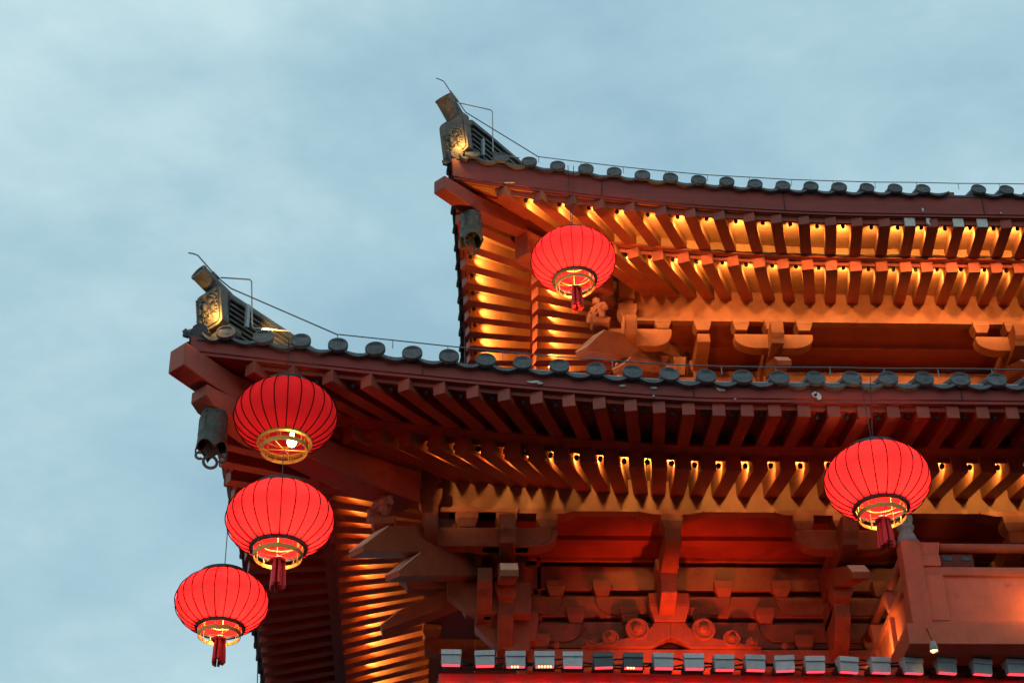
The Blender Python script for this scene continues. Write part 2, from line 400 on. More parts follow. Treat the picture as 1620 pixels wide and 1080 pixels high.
    tiles(R, rf); hip(R, rf)
    return rf

def tiles(R, rf):
    P = .3876
    zc = lambda u: R.zf(u, 0)+R.fh+R.hf+(.055 if R is LOWER else .10)   # disc centre height
    slope = math.tan(math.radians(23))
    ml = MB()
    rnd = random.Random(3 if R is LOWER else 5)
    for side in ('front', 'side'):
        mc = MB(); T = R.T(side); end = R.uend if side == 'front' else R.uend_side
        n = int(end/P); first = .0 if R is LOWER else -.06
        def pos(u):
            uu = max(u, -.30)
            return u, -.11-R.flare(uu), zc(uu)
        for i in range(-1, n+1):
            u = first + P*i if i >= 0 else -.27; s, d, z = pos(u)
            if R is UPPER and side == 'front' and i == 17:
                mk = MB(); mk.box(s-.03, s+.05, d+.05, d+.13, z-.13, z-.02, T); mk.build('joint_stub', 'fascia', rf); continue
            jz = rnd.uniform(-.006, .006); tilt = rnd.uniform(-.05, .05)
            q = Vector(T(s, d, z+jz)); ax = Vector(T(s+tilt, d-1, z+.30+jz))-q
            sc = .106*rnd.uniform(.97, 1.03)
            # end disc with a raised rim and a boss
            md = MB()
            if i >= 0:
                md.lathe([(sc*.99, -.035), (sc, .0), (sc*.97, .008), (sc*.88, .008), (sc*.85, .003), (sc*.45, .0035), (sc*.40, .006), (0.001, .0065)], 28, q, ax, cap0=True); md.build('tile_end_disc', 'tile', rf)
            else: md.bm.free()
            # barrel running up the slope
            Ln = min(3.6, max(.15, u*1.0+.05))
            a = Vector(T(s, d+.03, z-.005)); b = Vector(T(s, d+.03+Ln, z-.005+Ln*slope-R.rise(max(u, 0))*min(1, Ln/3)*.6))
            ml.tube([a, b], .088, 10)
            # drip tile hanging between this disc and the next
            s2, d2, z2 = pos(first+P*(i+1))
            K = 10; top = []; bot = []
            for j in range(K+1):
                f = j/K; ss = s+.03+(s2-s-.06)*f; dd = d+(d2-d)*f; zz = z+(z2-z)*f; sag = 1-(2*f-1)**2
                top.append((ss, dd, zz-.040-.045*sag)); bot.append((ss, dd, zz-.060-.075*sag))
            dz = rnd.uniform(-.004, .004)
            va = [mc.bm.verts.new(T(p[0], p[1]+.0, p[2]+dz)) for p in top]; vb = [mc.bm.verts.new(T(p[0], p[1]-.012, p[2]+dz)) for p in bot]
            vc = [mc.bm.verts.new(T(p[0], p[1]+.25, p[2]+dz+.25*slope)) for p in top]; vd = [mc.bm.verts.new(T(p[0], p[1]+.13, p[2]+dz+.0)) for p in bot]
            for j in range(K):
                mc.bm.faces.new((va[j], va[j+1], vb[j+1], vb[j])); mc.bm.faces.new((va[j], vc[j], vc[j+1], va[j+1])); mc.bm.faces.new((vb[j], vb[j+1], vd[j+1], vd[j]))
        mc.build('drip_tiles', 'tile', rf)
        # sheet under the barrels
        us = samples(R, side)
        def ring(u):
            Ln = min(3.6, max(.12, u+.02)); z = zc(u)-.10; zz = z+Ln*slope-R.rise(u)*min(1, Ln/3)*.6; d = -.07-R.flare(u)
            return [(u, d, z-.01), (u, d+Ln, zz-.02), (u, d+Ln, zz+.02), (u, d, z+.02)]
        ringstrip(ml, R, side, us, ring)
    ml.build('tile_slope', 'tile', rf, smooth=False)

def hip(R, rf):
    """hip rafters and hip ridge along the diagonal"""
    ux = Vector((-1, -1, 0)).normalized(); vx = Vector((1, -1, 0)).normalized()    # outward, sideways (to the front-right)
    C0 = Vector((R.xc, R.yc, 0))
    def D(k, v, z): p = C0 + ux*k + vx*v; return (p.x, p.y, z)
    zt = R.zf(0, 0)+R.fh
    # flying hip rafter: (k outward, z top, height)
    k1 = .66 if R is LOWER else .66
    wv = .125 if R is LOWER else .10
    hh = .30 if R is LOWER else .26
    if R is LOWER: prof = [(k1, zt-.25, zt+.03), (0, zt-.35, zt-.05), (-1.5, zt-.175, zt+.125), (-2.8, zt+.0, zt+.325)]
    else: prof = [(.72, 17.695, 17.905), (.1, 17.68, 17.94), (-1.0, 17.90, 18.14), (-2.7, 18.2, 18.45)]
    m = MB(); rings = []
    for k, za, zb_ in prof:
        rings.append([m.bm.verts.new(D(k, -wv, za)), m.bm.verts.new(D(k, wv, za)), m.bm.verts.new(D(k, wv, zb_)), m.bm.verts.new(D(k, -wv, zb_))])
    for A, B in zip(rings, rings[1:]):
        for j in range(4): m.bm.faces.new((A[j], A[(j+1) % 4], B[(j+1) % 4], B[j]))
    m.bm.faces.new(rings[0]); m.bm.faces.new(rings[-1][::-1])
    m.build('hip_rafter', 'red', rf, bevel=.012)
    cp_ = MB()
    for sg in (1, -1):
        pr = None
        for i in range(11):
            u = -.26+1.5*i/10; s_, d_, z_ = P3(R, u, .03, R.zf(u, 0)+R.fh+.034); a_ = (R.xc+s_, R.yc+d_, z_) if sg > 0 else (R.xc+d_, R.yc+s_, z_)
            kk = .08-u*1.15; b_ = D(kk, sg*.02, max(z_, zt+.034+max(0, -kk)*.10)); up = lambda p: (p[0], p[1], p[2]+.02)
            cur = [cp_.bm.verts.new(p) for p in (a_, b_, up(b_), up(a_))]
            if pr:
                for j in range(4): cp_.bm.faces.new((pr[j], pr[(j+1) % 4], cur[(j+1) % 4], cur[j]))
            else: cp_.bm.faces.new(cur)
            pr = cur
        cp_.bm.faces.new(pr[::-1])
    cp_.build('corner_boarding', 'red', rf)
    m = MB(); m.hexa([D(.0, -.04, zt-.01), D(.0, .04, zt-.01), D(-.9, .42, zt+.05), D(-.9, -.42, zt+.05)], [D(.0, -.04, zt+.02), D(.0, .04, zt+.02), D(-.9, .42, zt+.09), D(-.9, -.42, zt+.09)]); m.build('corner_plank', 'red', rf)
    # old hip rafter below
    m = MB(); rings = []
    k2 = .34 if R is LOWER else .44
    zz0 = zt-.03-hh-.03
    for k, z, h in (((k2, zz0+.03, .13), (k2-.1, zz0+.02, .20), (-.4, zz0+.02, .28), (-1.5, zz0+.10, .34), (-2.72, zz0+.28, .40)) if R is LOWER else ((-.90, 17.895, .40), (-.98, 17.905, .44), (-1.8, 18.02, .42), (-2.75, 18.2, .42))):
        wv2 = wv*(1.0 if k > 0 else 1.25)
        rings.append([m.bm.verts.new(D(k, -wv2, z-h)), m.bm.verts.new(D(k, wv2, z-h)), m.bm.verts.new(D(k, wv2, z)), m.bm.verts.new(D(k, -wv2, z))])
    for A, B in zip(rings, rings[1:]):
        for j in range(4): m.bm.faces.new((A[j], A[(j+1) % 4], B[(j+1) % 4], B[j]))
    m.bm.faces.new(rings[0]); m.bm.faces.new(rings[-1][::-1])
    m.build('hip_beam', 'red', rf, bevel=.012)
    R.hipD = D; R.bell_at = D(k2-.22, 0, zz0-.04) if R is LOWER else D(.10, 0, 17.77)
    # hip ridge: courses of thin tiles
    zr = 13.215 if R is LOWER else 18.50; q_ = 1.0 if R is LOWER else 1.38
    sl = math.tan(math.radians(15.5))
    m = MB(); kf = .16 if R is LOWER else .28
    Lr = 3.6
    def zrk(k): return zr + max(0, -k-1.3)*.25 - (.09 if R is LOWER else .14)*min(1.2, max(0, .1-k))
    nC = 13
    for c in range(nC):
        h0 = (.02+c*.0325)*q_; wv = (.12 if c % 2 == 0 else .09)*q_
        if c == nC-1: wv = .13*q_
        pr = None
        for i in range(13):
            k = kf-.04-(Lr)*i/12
            zb_ = zrk(k)+h0
            cur = [m.bm.verts.new(D(k, -wv, zb_)), m.bm.verts.new(D(k, wv, zb_)), m.bm.verts.new(D(k, wv, zb_+.021*q_)), m.bm.verts.new(D(k, -wv, zb_+.021*q_))]
            if pr:
                for j in range(4): m.bm.faces.new((pr[j], pr[(j+1) % 4], cur[(j+1) % 4], cur[j]))
            else: m.bm.faces.new(cur)
            pr = cur
        m.bm.faces.new(pr[::-1])
    rd = m.build('hip_ridge', 'ridge', rf)
    # round cap tiles on top, the outermost one sticking far out
    m = MB(); pts = []
    for i in range(12):
        k = kf-.1-Lr*i/12; pts.append(Vector(D(k, 0, zrk(k)+(.02+nC*.0325+.03)*q_)))
    m.tube(pts, .095*q_, 14)
    m.build('ridge_cap', 'ridge', rd, smooth=True)
    m = MB()
    a = Vector(D(.03, 0, 13.665)) if R is LOWER else Vector(D(.20, 0, 18.97)); ax = (ux*1.0+Vector((0, 0, .40 if R is LOWER else .98))).normalized(); tl_ = .50 if R is LOWER else .62; tip = a+ax*tl_
    tr = .098 if R is LOWER else .132; m.lathe([(tr*.94, 0), (tr, .1), (tr*.98, tl_-.03), (tr*1.04, tl_-.01), (tr, tl_+.01), (tr*.75, tl_+.006), (tr*.7, tl_-.01), (.001, tl_-.01)], 28, a, ax, cap0=True)
    m.build('cap_tube', 'ridge', rd)
    R.tube_tip = tip; R.tube_mid = a+ax*.35; R.tube_root = a
    # beast plate at the ridge end
    m = MB(); pw, ph = (.205, .46) if R is LOWER else (.24, .62); n = 9; zb_ = zr+.0
    poly = []
    for (cx, cz, a0) in ((pw-.07, ph-.07, 0), (-pw+.07, ph-.07, 90), ):
        for j in range(7): an = math.radians(a0+15*j); poly.append((cx+.07*math.cos(an), cz+.07*math.sin(an)))
    poly += [(-pw, .03), (-pw*.7, 0), (pw*.7, 0), (pw, .03)]
    tl = .16
    def PT(p, q, h): return D(kf+.02+h+q*tl, p, zb_+q)
    m.prism(poly, 0, .10, PT)
    m.prism([(x*.86, .03+z*.88) for x, z in poly], .10, .118, PT)
    bp = m.build('ridge_end_plate', 'ridge', rd, bevel=.012)
    # relief of a mask: brows, eyes, nose, curls and teeth as one carved mesh
    m = MB()
    def blob(p, q, rx, rz, hgt):
        c = Vector(PT(p, q, .118)); K = 10; base = []
        v0 = m.bm.verts.new(Vector(PT(p, q, .118+hgt)))
        ringA = [m.bm.verts.new(PT(p+rx*math.cos(2*math.pi*j/K), q+rz*math.sin(2*math.pi*j/K), .115)) for j in range(K)]
        ringB = [m.bm.verts.new(PT(p+rx*.7*math.cos(2*math.pi*j/K), q+rz*.7*math.sin(2*math.pi*j/K), .118+hgt*.75)) for j in range(K)]
        for j in range(K):
            m.bm.faces.new((ringA[j], ringA[(j+1) % K], ringB[(j+1) % K], ringB[j])); m.bm.faces.new((ringB[j], ringB[(j+1) % K], v0))
    rnd = random.Random(11)
    for sx in (-1, 1):
        blob(sx*.07, .30, .045, .03, .04); blob(sx*.075, .345, .06, .02, .03); blob(sx*.03, .20, .025, .02, .03)
        blob(sx*.10, .22, .035, .045, .025); blob(sx*.05, .13, .02, .028, .03); blob(sx*.11, .12, .03, .03, .025)
        for j in range(9): blob(sx*(.15+rnd.uniform(-.01, .01)), .07+j*.04, .018, .015, .02)
    blob(0, .24, .03, .06, .06); blob(0, .17, .055, .022, .04); blob(0, .10, .07, .02, .025); blob(0, .385, .07, .025, .035)
    for j in range(8): blob(-.12+.034*j, .40-abs(j-3.5)*.006, .014, .014, .02)
    for j in range(16): blob(rnd.uniform(-.15, .15), rnd.uniform(.05, .4), rnd.uniform(.01, .02), rnd.uniform(.008, .016), .018)
    m.build('mask_relief', 'ridge', bp, smooth=True)
    # pale clamp at the joint on the visible side
    m = MB(); m.box(0, 1, 0, 1, 0, 1, lambda a, b, c: D(kf-.20-.04*a, .16+.05*b, zr+.10+.30*c)); m.build('joint_clip', 'pipe', rd, bevel=.01)
    # bulky corner tiles under the plate
    m = MB()
    for v in (-.12, .12):
        m.tube([D(.0, v, zr-.01), D(.2, v*1.2, zr+.0)], .06, 10)
    m.tube([D(-.3, 0, zr-.06), D(.22, 0, zr-.08)], [.12, .10], 12)
    m.build('corner_tiles', 'ridge', rd)
    R.plate = PT; R.zr = zr

LOWER.zb = 12.40; UPPER.zb = 17.60
roofL = roof(LOWER); roofU = roof(UPPER)

# ------------------------------------------------------------------ bracket sets
def frame(R, side):
    if side == 'front': return lambda s, d, z: (R.xc+R.dp+s, R.yc+R.dp+d, R.zb+z)
    return lambda s, d, z: (R.xc+R.dp+d, R.yc+R.dp+s, R.zb+z)
def arc_arm(x0, x1, zt, zb, r):
    r = min(r, (x1-x0)*.49)
    """elevation of an arm with rounded lower corners"""
    p = [(x0, zt), (x1, zt)]
    for j in range(9):
        a = math.radians(90*j/8); p.append((x1-r+r*math.cos(a), zb+(zt-.06-zb)*(1-math.sin(a)) if True else 0))
    for j in range(9):
        a = math.radians(90*j/8); p.append((x0+r-r*math.sin(a), zb+(zt-.06-zb)*(1-math.cos(a))))
    return p
def block(m, T, s, d, zt, w=.25, h=.17, depth=.24):
    m.box(s-w/2, s+w/2, d-depth/2, d+depth/2, zt-h*.5, zt, T)
    m.frus(s-w/2, s+w/2, d-depth/2, d+depth/2, zt-h, zt-h*.5-.0005, .038, T)
def out_arm(R, T, s, z_top, d_front, d_back, thick, parent, w=.18, mt='brown', drop=.28):
    """arm projecting outwards, curved underneath: profile in (d, z)"""
    p = [(d_back, z_top), (d_front, z_top), (d_front, z_top-thick*.55)]
    for j in range(8):
        f = (j+1)/8; p.append((d_front+.42*f, z_top-thick*.55-drop*math.sin(f*math.pi/2)))
    p.append((d_back, z_top-thick*.55-drop))
    m = MB(); m.prism(p, s-w/2, s+w/2, lambda a, b, h: T(h, a, b))
    return m.build('bracket_arm', mt, parent, bevel=.01)
def tip(R, T, s, z, d_tip, d_back, parent, w=.17, dirv=None):
    """slanted beam tip with a cream end face"""
    sl = .4; L_ = d_back-d_tip
    p = [(d_back, z+.02+L_*sl+.20), (d_tip+.22, z+.20), (d_tip, z), (d_tip+.02, z-.06), (d_back, z-.06+L_*sl)]
    m = MB(); m.prism(p, s-w/2, s+w/2, lambda a, b, h: T(h, a, b)); o = m.build('slanted_beam', 'brown', parent, bevel=.006)
    a, b = (d_tip+.21, z+.191), (d_tip+.006, z+.004)
    m = MB(); n = (-.004, .005)
    m.prism([(a[0]-.012, a[1]+.006), (b[0]-.012, b[1]+.006), b, a], s-w/2+.004, s+w/2-.004, lambda a, b, h: T(h, a, b))
    m.build('pale_end_face', 'cream', o)
    return o
def nose(R, T, s, z0, z1, d_front, d_back, parent, w=.17):
    p = [(d_back, z1), (d_front+.02, z1), (d_front, z1-.03), (d_front, z0+.14), (d_front+.07, z0+.08), (d_front+.10, z0+.02), (d_front+.3, z0), (d_back, z0)]
    m = MB(); m.prism(p, s-w/2, s+w/2, lambda a, b, h: T(h, a, b)); return m.build('beam_nose', 'brown', parent, bevel=.008)

def wall_rows(R, side, s0, s1, posts, dw=1.15):
    T = frame(R, side)
    m = MB()
    m.box(s0, s1, dw+.12, dw+.16, -2.2, .06, T)
    wall = m.build('wall', 'wall', TW)
    if True:
        for (a, b) in ((-.02, .05), (-.40, -.09), (-.75, -.48), (-1.15, -.815), (-1.5, -1.22)):
            m = MB(); m.box(s0-.03, s1, dw+(.0 if a > -1.2 else -.12), dw+.118, a, b, T); m.build('wall_beam', 'brown', wall, bevel=.008)
    return wall

# ---- lower tier
dw = 1.15
for side in ('front', 'side'):
    T = frame(LOWER, side); s1 = 8.5 if side == 'front' else 5.5
    wallo = wall_rows(LOWER, side, dw, s1, None)
    # relief arms and blocks on the wall beams
    for c, inter in ([(.88, 0), (2.74, 1), (4.74, 0), (6.7, 1)] if side == 'front' else [(.88, 0), (2.85, 1)]):
        for (zt, half) in ((-.40, .72 if inter else .60), (-.75, .41 if inter else .82), (-1.10, .0 if inter else .40)):
            if half == 0: continue
            for sg in (-1, 1):
                b = c+sg*half
                if b < dw+.1 or b > s1: continue
                m = MB(); block(m, T, b, dw-.02, zt+.085, .22, .19, .16)
                m.build('bearing_block', 'brown', wallo, bevel=.006)
            lo, hi = max(dw+.02, c-half-.07), min(s1, c+half+.07)
            m = MB(); m.prism(arc_arm(lo, hi, zt-.105, zt-.335, .22), dw-.035, dw-.003, lambda a, b, h: T(a, h, b))
            m.build('relief_arm', 'brown', wallo, bevel=.006)

def column_set(R, T, s, full=(-1, 1), label=None, kind='col', tie=True, sc=1.0):
    """bracket set over a column"""
    m = MB(); do = .04
    block(m, T, s, do, -.07 if tie else .0, .24, .16)
    bs = m.build('bracket_set', 'brown', TW, bevel=.008)
    if label: tag(bs, label)
    for k in full:
        m = MB(); block(m, T, s+k*.46, do, -.07 if tie else 0.0, .24, .18); m.build('bearing_block', 'brown', bs, bevel=.008)
    if tie:
        m = MB(); p = [(s-.78*(-1 in full) - .0*(1), -.003), (s+.78*(1 in full), -.003), (s+.78*(1 in full), -.03), (s+.55*(1 in full)+.1, -.068), (s-.55*(-1 in full)-.1, -.068), (s-.78*(-1 in full), -.03)]
        m.prism(p, do-.10, do+.10, lambda a, b, h: T(a, h, b)); m.build('tie_plank', 'brown', bs, bevel=.008)
    a = MB(); x0 = s-.57 if -1 in full else s-.05; x1 = s+.57 if 1 in full else s+.05
    a.prism(arc_arm(x0, x1, -.255, -.50, .30), do-.09, do+.09, lambda a, b, h: T(a, h, b)); ao = a.build('bracket_arm', 'brown', bs, bevel=.01)
    if tie:
        m = MB(); m.box(x0+.10, x1-.10, do-.093, do-.0905, -.270, -.2565, T); m.build('pale_edge', 'carve', bs)
    nose(R, T, s, -.58, -.235, -.36, 1.1, bs, .18)
    tip(R, T, s, -1.06, -.55, .75, bs, .20)
    out_arm(R, T, s, -.70, .42, 1.15, .26, bs, .18, drop=.14)
    m2 = MB(); block(m2, T, s, .50, -.70, .25, .18, .25); m2.build('bearing_block', 'brown', bs, bevel=.008)
    out_arm(R, T, s, -.885, .52, 1.15, .32, bs, .18, drop=.30)
    return bs
def inter_set(R, T, s, label=None, tie=True):
    m = MB(); do = .04
    block(m, T, s, do, -.07 if tie else 0, .25, .19)
    bs = m.build('bracket_set', 'brown', TW, bevel=.008)
    if tie:
        m = MB(); p = [(s-.38, -.003), (s+.38, -.003), (s+.38, -.03), (s+.2, -.068), (s-.2, -.068), (s-.38, -.03)]
        m.prism(p, do-.10, do+.10, lambda a, b, h: T(a, h, b)); m.build('tie_plank', 'brown', bs, bevel=.008)
    if label: tag(bs, label)
    out_arm(R, T, s, -.265, -.06, 1.15, .26, bs, .185, drop=.08)
    m2 = MB(); block(m2, T, s, .70, -.30, .27, .19, .26); m2.build('bearing_block', 'brown', bs, bevel=.008)
    out_arm(R, T, s, -.485, .56, 1.15, .46, bs, .185, drop=.10)
    return bs
def scroll_disc(m, T, s, z, r, d0, d1):
    n = 22
    c = lambda rr, h: [T(s+rr*math.cos(2*math.pi*j/n), h, z+rr*math.sin(2*math.pi*j/n)) for j in range(n)]
    m.hexa(c(r, d1), c(r, d0)); 
    # raised rim and centre boss
    pr = [(r, d0), (r*.98, d0-.012), (r*.80, d0-.012), (r*.72, d0-.001)]
    for (ra, ha), (rb, hb) in zip(pr, pr[1:]):
        A = [m.bm.verts.new(p) for p in c(ra, ha)]; B = [m.bm.verts.new(p) for p in c(rb, hb)]
        for j in range(n): m.bm.faces.new((A[j], A[(j+1) % n], B[(j+1) % n], B[j]))
    pr = [(r*.42, d0-.001), (r*.38, d0-.035), (r*.2, d0-.045), (.002, d0-.046)]
    for (ra, ha), (rb, hb) in zip(pr, pr[1:]):
        A = [m.bm.verts.new(p) for p in c(ra, ha)]; B = [m.bm.verts.new(p) for p in c(rb, hb)]
        for j in range(n): m.bm.faces.new((A[j], A[(j+1) % n], B[(j+1) % n], B[j]))
def frog_leg(R, T, s, label):
    zb = -1.22; d0, d1 = .98, 1.12
    m = MB()
    m.box(s-.24, s+.24, .90, 1.14, -.72, -.56, T); m.frus(s-.24, s+.24, .90, 1.14, -.90, -.7205, .06, T)
    half = [(.19, -.902), (.21, -.95), (.30, -1.03), (.52, -1.10), (.80, -1.16), (1.02, -1.20), (1.05, zb), (.22, zb), (.14, zb+.06), (.06, zb+.11), (0, zb+.14)]
    for sg in (-1, 1):
        m.prism([(s, -.902)]+[(s+sg*x, z) for x, z in half], d0+.001*sg, d1, lambda a, b, h: T(a, h, b))
    o = m.build('frog_leg_strut', 'brown', TW, bevel=.01); tag(o, label)
    for sg in (-1, 1):
        m = MB()
        for x, z, r in ((.385, -1.00, .138), (.70, -1.115, .10), (.93, -1.165, .065)): scroll_disc(m, T, s+sg*x, z, r, d0-.02, d1)
        m.build('cloud_scroll', 'brown', o)
    m = MB()
    for sg in (-1, 1): m.lathe([(.045, 0), (.045, .03), (.02, .045)], 12, T(s+sg*1.32, d0+.06, zb+.045), (0, -1, 0), cap0=True, cap1=True)
    m.build('peg', 'brown', o)
TF = frame(LOWER, 'front'); TS = frame(LOWER, 'side')
column_set(LOWER, TF, .86, (-1, 1), 'lower bracket set beside the corner, left of the central one')
inter_set(LOWER, TF, 2.74, 'single-armed lower bracket set above the cloud scroll')
column_set(LOWER, TF, 4.70, (-1, 1), 'lower bracket set beside the balcony post')
inter_set(LOWER, TF, 6.67, 'lower bracket set behind the balcony')
frog_leg(LOWER, TF, 2.78, 'red-lit strut with cloud scrolls under the central lower bracket set')
frog_leg(LOWER, TF, 6.72, 'strut with cloud scrolls behind the balcony')
column_set(LOWER, TS, .88, (-1, 1), 'bracket set on the left side of the lower corner')
inter_set(LOWER, TS, 2.83, 'single-armed bracket set on the left side')

def corner_set(R, up):
    """diagonal stack under the corner with slanted beams, a hanging stack below each purlin end and a carved figure"""
    D = R.hipD; k0 = -(R.dp+1.15)*math.sqrt(2)
    mt = 'brown'
    m = MB()
    # head of the corner column
    for z0, z1, kk, v in ((-1.2, -.85, .15, .24), (-.85, -.55, .35, .22), (-.55, -.25, .6, .2)):
        a = k0+kk
        m.hexa([D(a+v, 0, R.zb+z0), D(a, v, R.zb+z0), D(a-v, 0, R.zb+z0), D(a, -v, R.zb+z0)], [D(a+v*1.25, 0, R.zb+z1), D(a, v*1.25, R.zb+z1), D(a-v*1.25, 0, R.zb+z1), D(a, -v*1.25, R.zb+z1)])
    cs = m.build('corner_bracket_set', mt, TW, bevel=.01)
    tag(cs, 'corner bracket set under the %s hip with slanted beams' % R.name)
    # slanted beams along the diagonal
    tips = ((2.75, -.945), (2.21, -1.035)) if not up else ((2.71, -1.06), (1.91, -.96))
    for (kk, z) in tips:
        zz = R.zb+z; kt = k0+kk; wv = .11; kb = k0
        sl = .38; L_ = kk-.35; kb = kt-L_; fk, fz = (.38, .40) if not up else (.42, .50)
        p = [(kb, zz+L_*sl+.27), (kt-fk, zz+fz), (kt, zz), (kt-.02, zz-.06), (kb, zz-.06+L_*sl)]
        m = MB(); m.prism(p, -wv, wv, lambda a, b, h: D(a, h, b)); o = m.build('slanted_beam', mt, cs, bevel=.006)
        m = MB(); m.prism([(kt-fk+.016, zz+fz-.004), (kt+.010, zz+.010), (kt, zz+.001), (kt-fk+.004, zz+fz-.012)], -wv+.004, wv-.004, lambda a, b, h: D(a, h, b)); m.build('pale_end_face', 'cream', o)
    # diagonal bearing blocks
    for kk, z in ((1.32, .0 if not up else -.1), (.95, -.32), (.62, -.70)):
        a = k0+kk; v = .2; zz = R.zb+z; m = MB()
        m.hexa([D(a+v*.75, 0, zz-.18), D(a, v*.75, zz-.18), D(a-v*.75, 0, zz-.18), D(a, -v*.75, zz-.18)], [D(a+v, 0, zz-.06), D(a, v, zz-.06), D(a-v, 0, zz-.06), D(a, -v, zz-.06)])
        m.build('bearing_block', mt, cs, bevel=.008)
    # curved diagonal arms
    for kk, z in ((1.35, -.18), (.8, -.80)):
        m = MB(); zz = R.zb+z; kt = k0+kk
        p = [(k0, zz), (kt, zz), (kt, zz-.12)]+[(kt-.42*(j+1)/8, zz-.12-.2*math.sin((j+1)/8*math.pi/2)) for j in range(8)]+[(k0, zz-.32)]
        m.prism(p, -.10, .10, lambda a, b, h: D(a, h, b)); m.build('bracket_arm', mt, cs, bevel=.01)
    # stacks directly under the purlin ends
    for side in ('front', 'side'):
        T = frame(R, side); m = MB(); s = .0
        m.box(s-.115, s+.115, -.13, .11, .30, .62, T)
        m.box(s-.09, s+.09, -.11, .09, .20, .2995, T)
        block(m, T, s, -.01, .1995, .27, .20, .28)
        m.box(s-.09, s+.09, -.12, .085, -.50, -.0005, T)
        if side == 'front': m.build('hanging_stack', mt, cs, bevel=.008)
        else: m.bm.free()
        a = MB(); a.prism(arc_arm(-.42, 1.36 if not up else .62, -.262 if not up else -.20, -.50, .26), -.075, .085, lambda p, q, h: T(p, h, q)); a.build('bracket_arm', mt, cs, bevel=.01)
        m = MB()
        for q in ((.42,) if not up else (.5,)): block(m, T, q, .02, -.07 if not up else -.0, .24, .18)
        m.build('bearing_block', mt, cs, bevel=.008); m = MB(); m.box(.1, 1.0 if not up else .6, -.08, .10, -.068 if not up else -.06, -.003, T)
        m.build('bearing_block', mt, cs, bevel=.008)
    # arms stepping out from the wall on both faces
    for side in ('front', 'side'):
        T = frame(R, side)
        out_arm(R, T, .62, -.62, .2, 1.15, .3, cs, .17, mt, drop=.24)
    # carved figure squatting under the hip beam
    a = k0+tips[0][0]-(.40 if not up else .45); zz = R.zb+(-.52 if not up else -.44)
    m = MB()
    b = lambda dk, dv, dz: Vector(D(a+dk, dv, zz+dz))
    m.hexa([D(a+.16, 0, zz-.01), D(a, .16, zz-.01), D(a-.16, 0, zz-.01), D(a, -.16, zz-.01)], [D(a+.2, 0, zz+.07), D(a, .2, zz+.07), D(a-.2, 0, zz+.07), D(a, -.2, zz+.07)])
    ped = m.build('pedestal', mt, cs, bevel=.008)
    me = bpy.data.meshes.new('carved_figure'); verts = []; edges = []; rad = []
    def v(dk, dv, dz, r): verts.append(b(dk, dv, dz)-wl(cs)); rad.append(r); return len(verts)-1
    pel = v(0, 0, .16, .085); ch = v(.03, 0, .27, .10); nk = v(.05, 0, .35, .055); hd = v(.08, 0, .41, .07); top = v(.05, 0, .47, .045)
    edges += [(pel, ch), (ch, nk), (nk, hd), (hd, top)]
    for sg in (-1, 1):
        kn = v(.12, sg*.11, .16, .055); ft = v(.09, sg*.12, .06, .04); sh = v(.03, sg*.11, .31, .045); el = v(.05, sg*.17, .22, .035); ha = v(.11, sg*.12, .21, .03)
        edges += [(pel, kn), (kn, ft), (ch, sh), (sh, el), (el, ha)]
    me.from_pydata(verts, edges, []); me.materials.append(M['carve'])
    o = bpy.data.objects.new('carved_figure', me); COL.objects.link(o); o.parent = cs
    sm = o.modifiers.new('skin', 'SKIN'); o.modifiers.new('sub', 'SUBSURF').levels = 2; o.modifiers['sub'].render_levels = 2
    for i, r in enumerate(rad): me.skin_vertices[0].data[i].radius = (r, r)
    me.skin_vertices[0].data[0].use_root = True
    tx = bpy.data.textures.new('carving', 'CLOUDS'); tx.noise_scale = .06
    dm = o.modifiers.new('carve', 'DISPLACE'); dm.texture = tx; dm.strength = .05
    return cs
corner_set(LOWER, False)
corner_set(UPPER, True)

# ---- upper tier
for side in ('front', 'side'):
    T = frame(UPPER, side); s1 = 8.5 if side == 'front' else 4.5
    wallo = wall_rows(UPPER, side, dw, s1, None)
    for b in ([2.95, 3.5, 4.1, 4.65, 5.2, 6.6, 7.2] if side == 'front' else [2.2, 3.0]):
        m = MB(); block(m, T, b, dw-.04, -.40, .24, .22, .2); m.build('bearing_block', 'brown', wallo, bevel=.006)
TU = frame(UPPER, 'front'); TUS = frame(UPPER, 'side')
inter_set(UPPER, TU, 1.08, 'single curved upper bracket set next to the corner stack', tie=False)
column_set(UPPER, TU, 2.10, (-1, 1), 'upper bracket set with a pale beam tip', tie=False)
column_set(UPPER, TU, 5.62, (-1, 1), 'upper bracket set at the far right', tie=False)
inter_set(UPPER, TUS, 1.08, 'single curved upper bracket set on the left side', tie=False)

# ---- body of the tower below, the gallery beam and its posts
m = MB(); m.box(1.1, 12, 19.95, 30, 0, 10.6); body = m.build('wall', 'wall', TW); tag(body, 'red wall of the tower body')
m = MB(); m.box(3.9, 12, 23.6, 30, 13.2, 16.0); tag(m.build('wall', 'wall', TW), 'red wall between the two roofs')
GY = 18.15
m = MB(); m.box(.12, 12, GY, GY+.30, 9.78, 10.02); m.box(.10, 12, GY-.03, GY+.33, 9.62, 9.7795); m.box(.12, 12, GY+.05, GY+.30, 10.0205, 10.13)
gb = m.build('gallery_beam', 'red', TW, bevel=.01)
m = MB(); m.box(.13, .34, GY-.08, GY-.031, 9.5, 9.955); m.box(.10, .37, GY, GY+.30, 0, 9.6195); m.build('gallery_post', 'red', TW, bevel=.01)
for x in (4.9, 9.2):
    m = MB(); m.box(x-.14, x+.14, GY, GY+.30, 0, 9.6195); m.box(x-.30, x+.30, GY-.08, GY-.031, 9.5, 9.955) if x < 6 else None; m.build('gallery_post', 'red', TW, bevel=.01)
m = MB(); m.box(.12, .42, GY+.331, 27, 9.62, 10.05); m.build('gallery_beam', 'red', TW, bevel=.01)

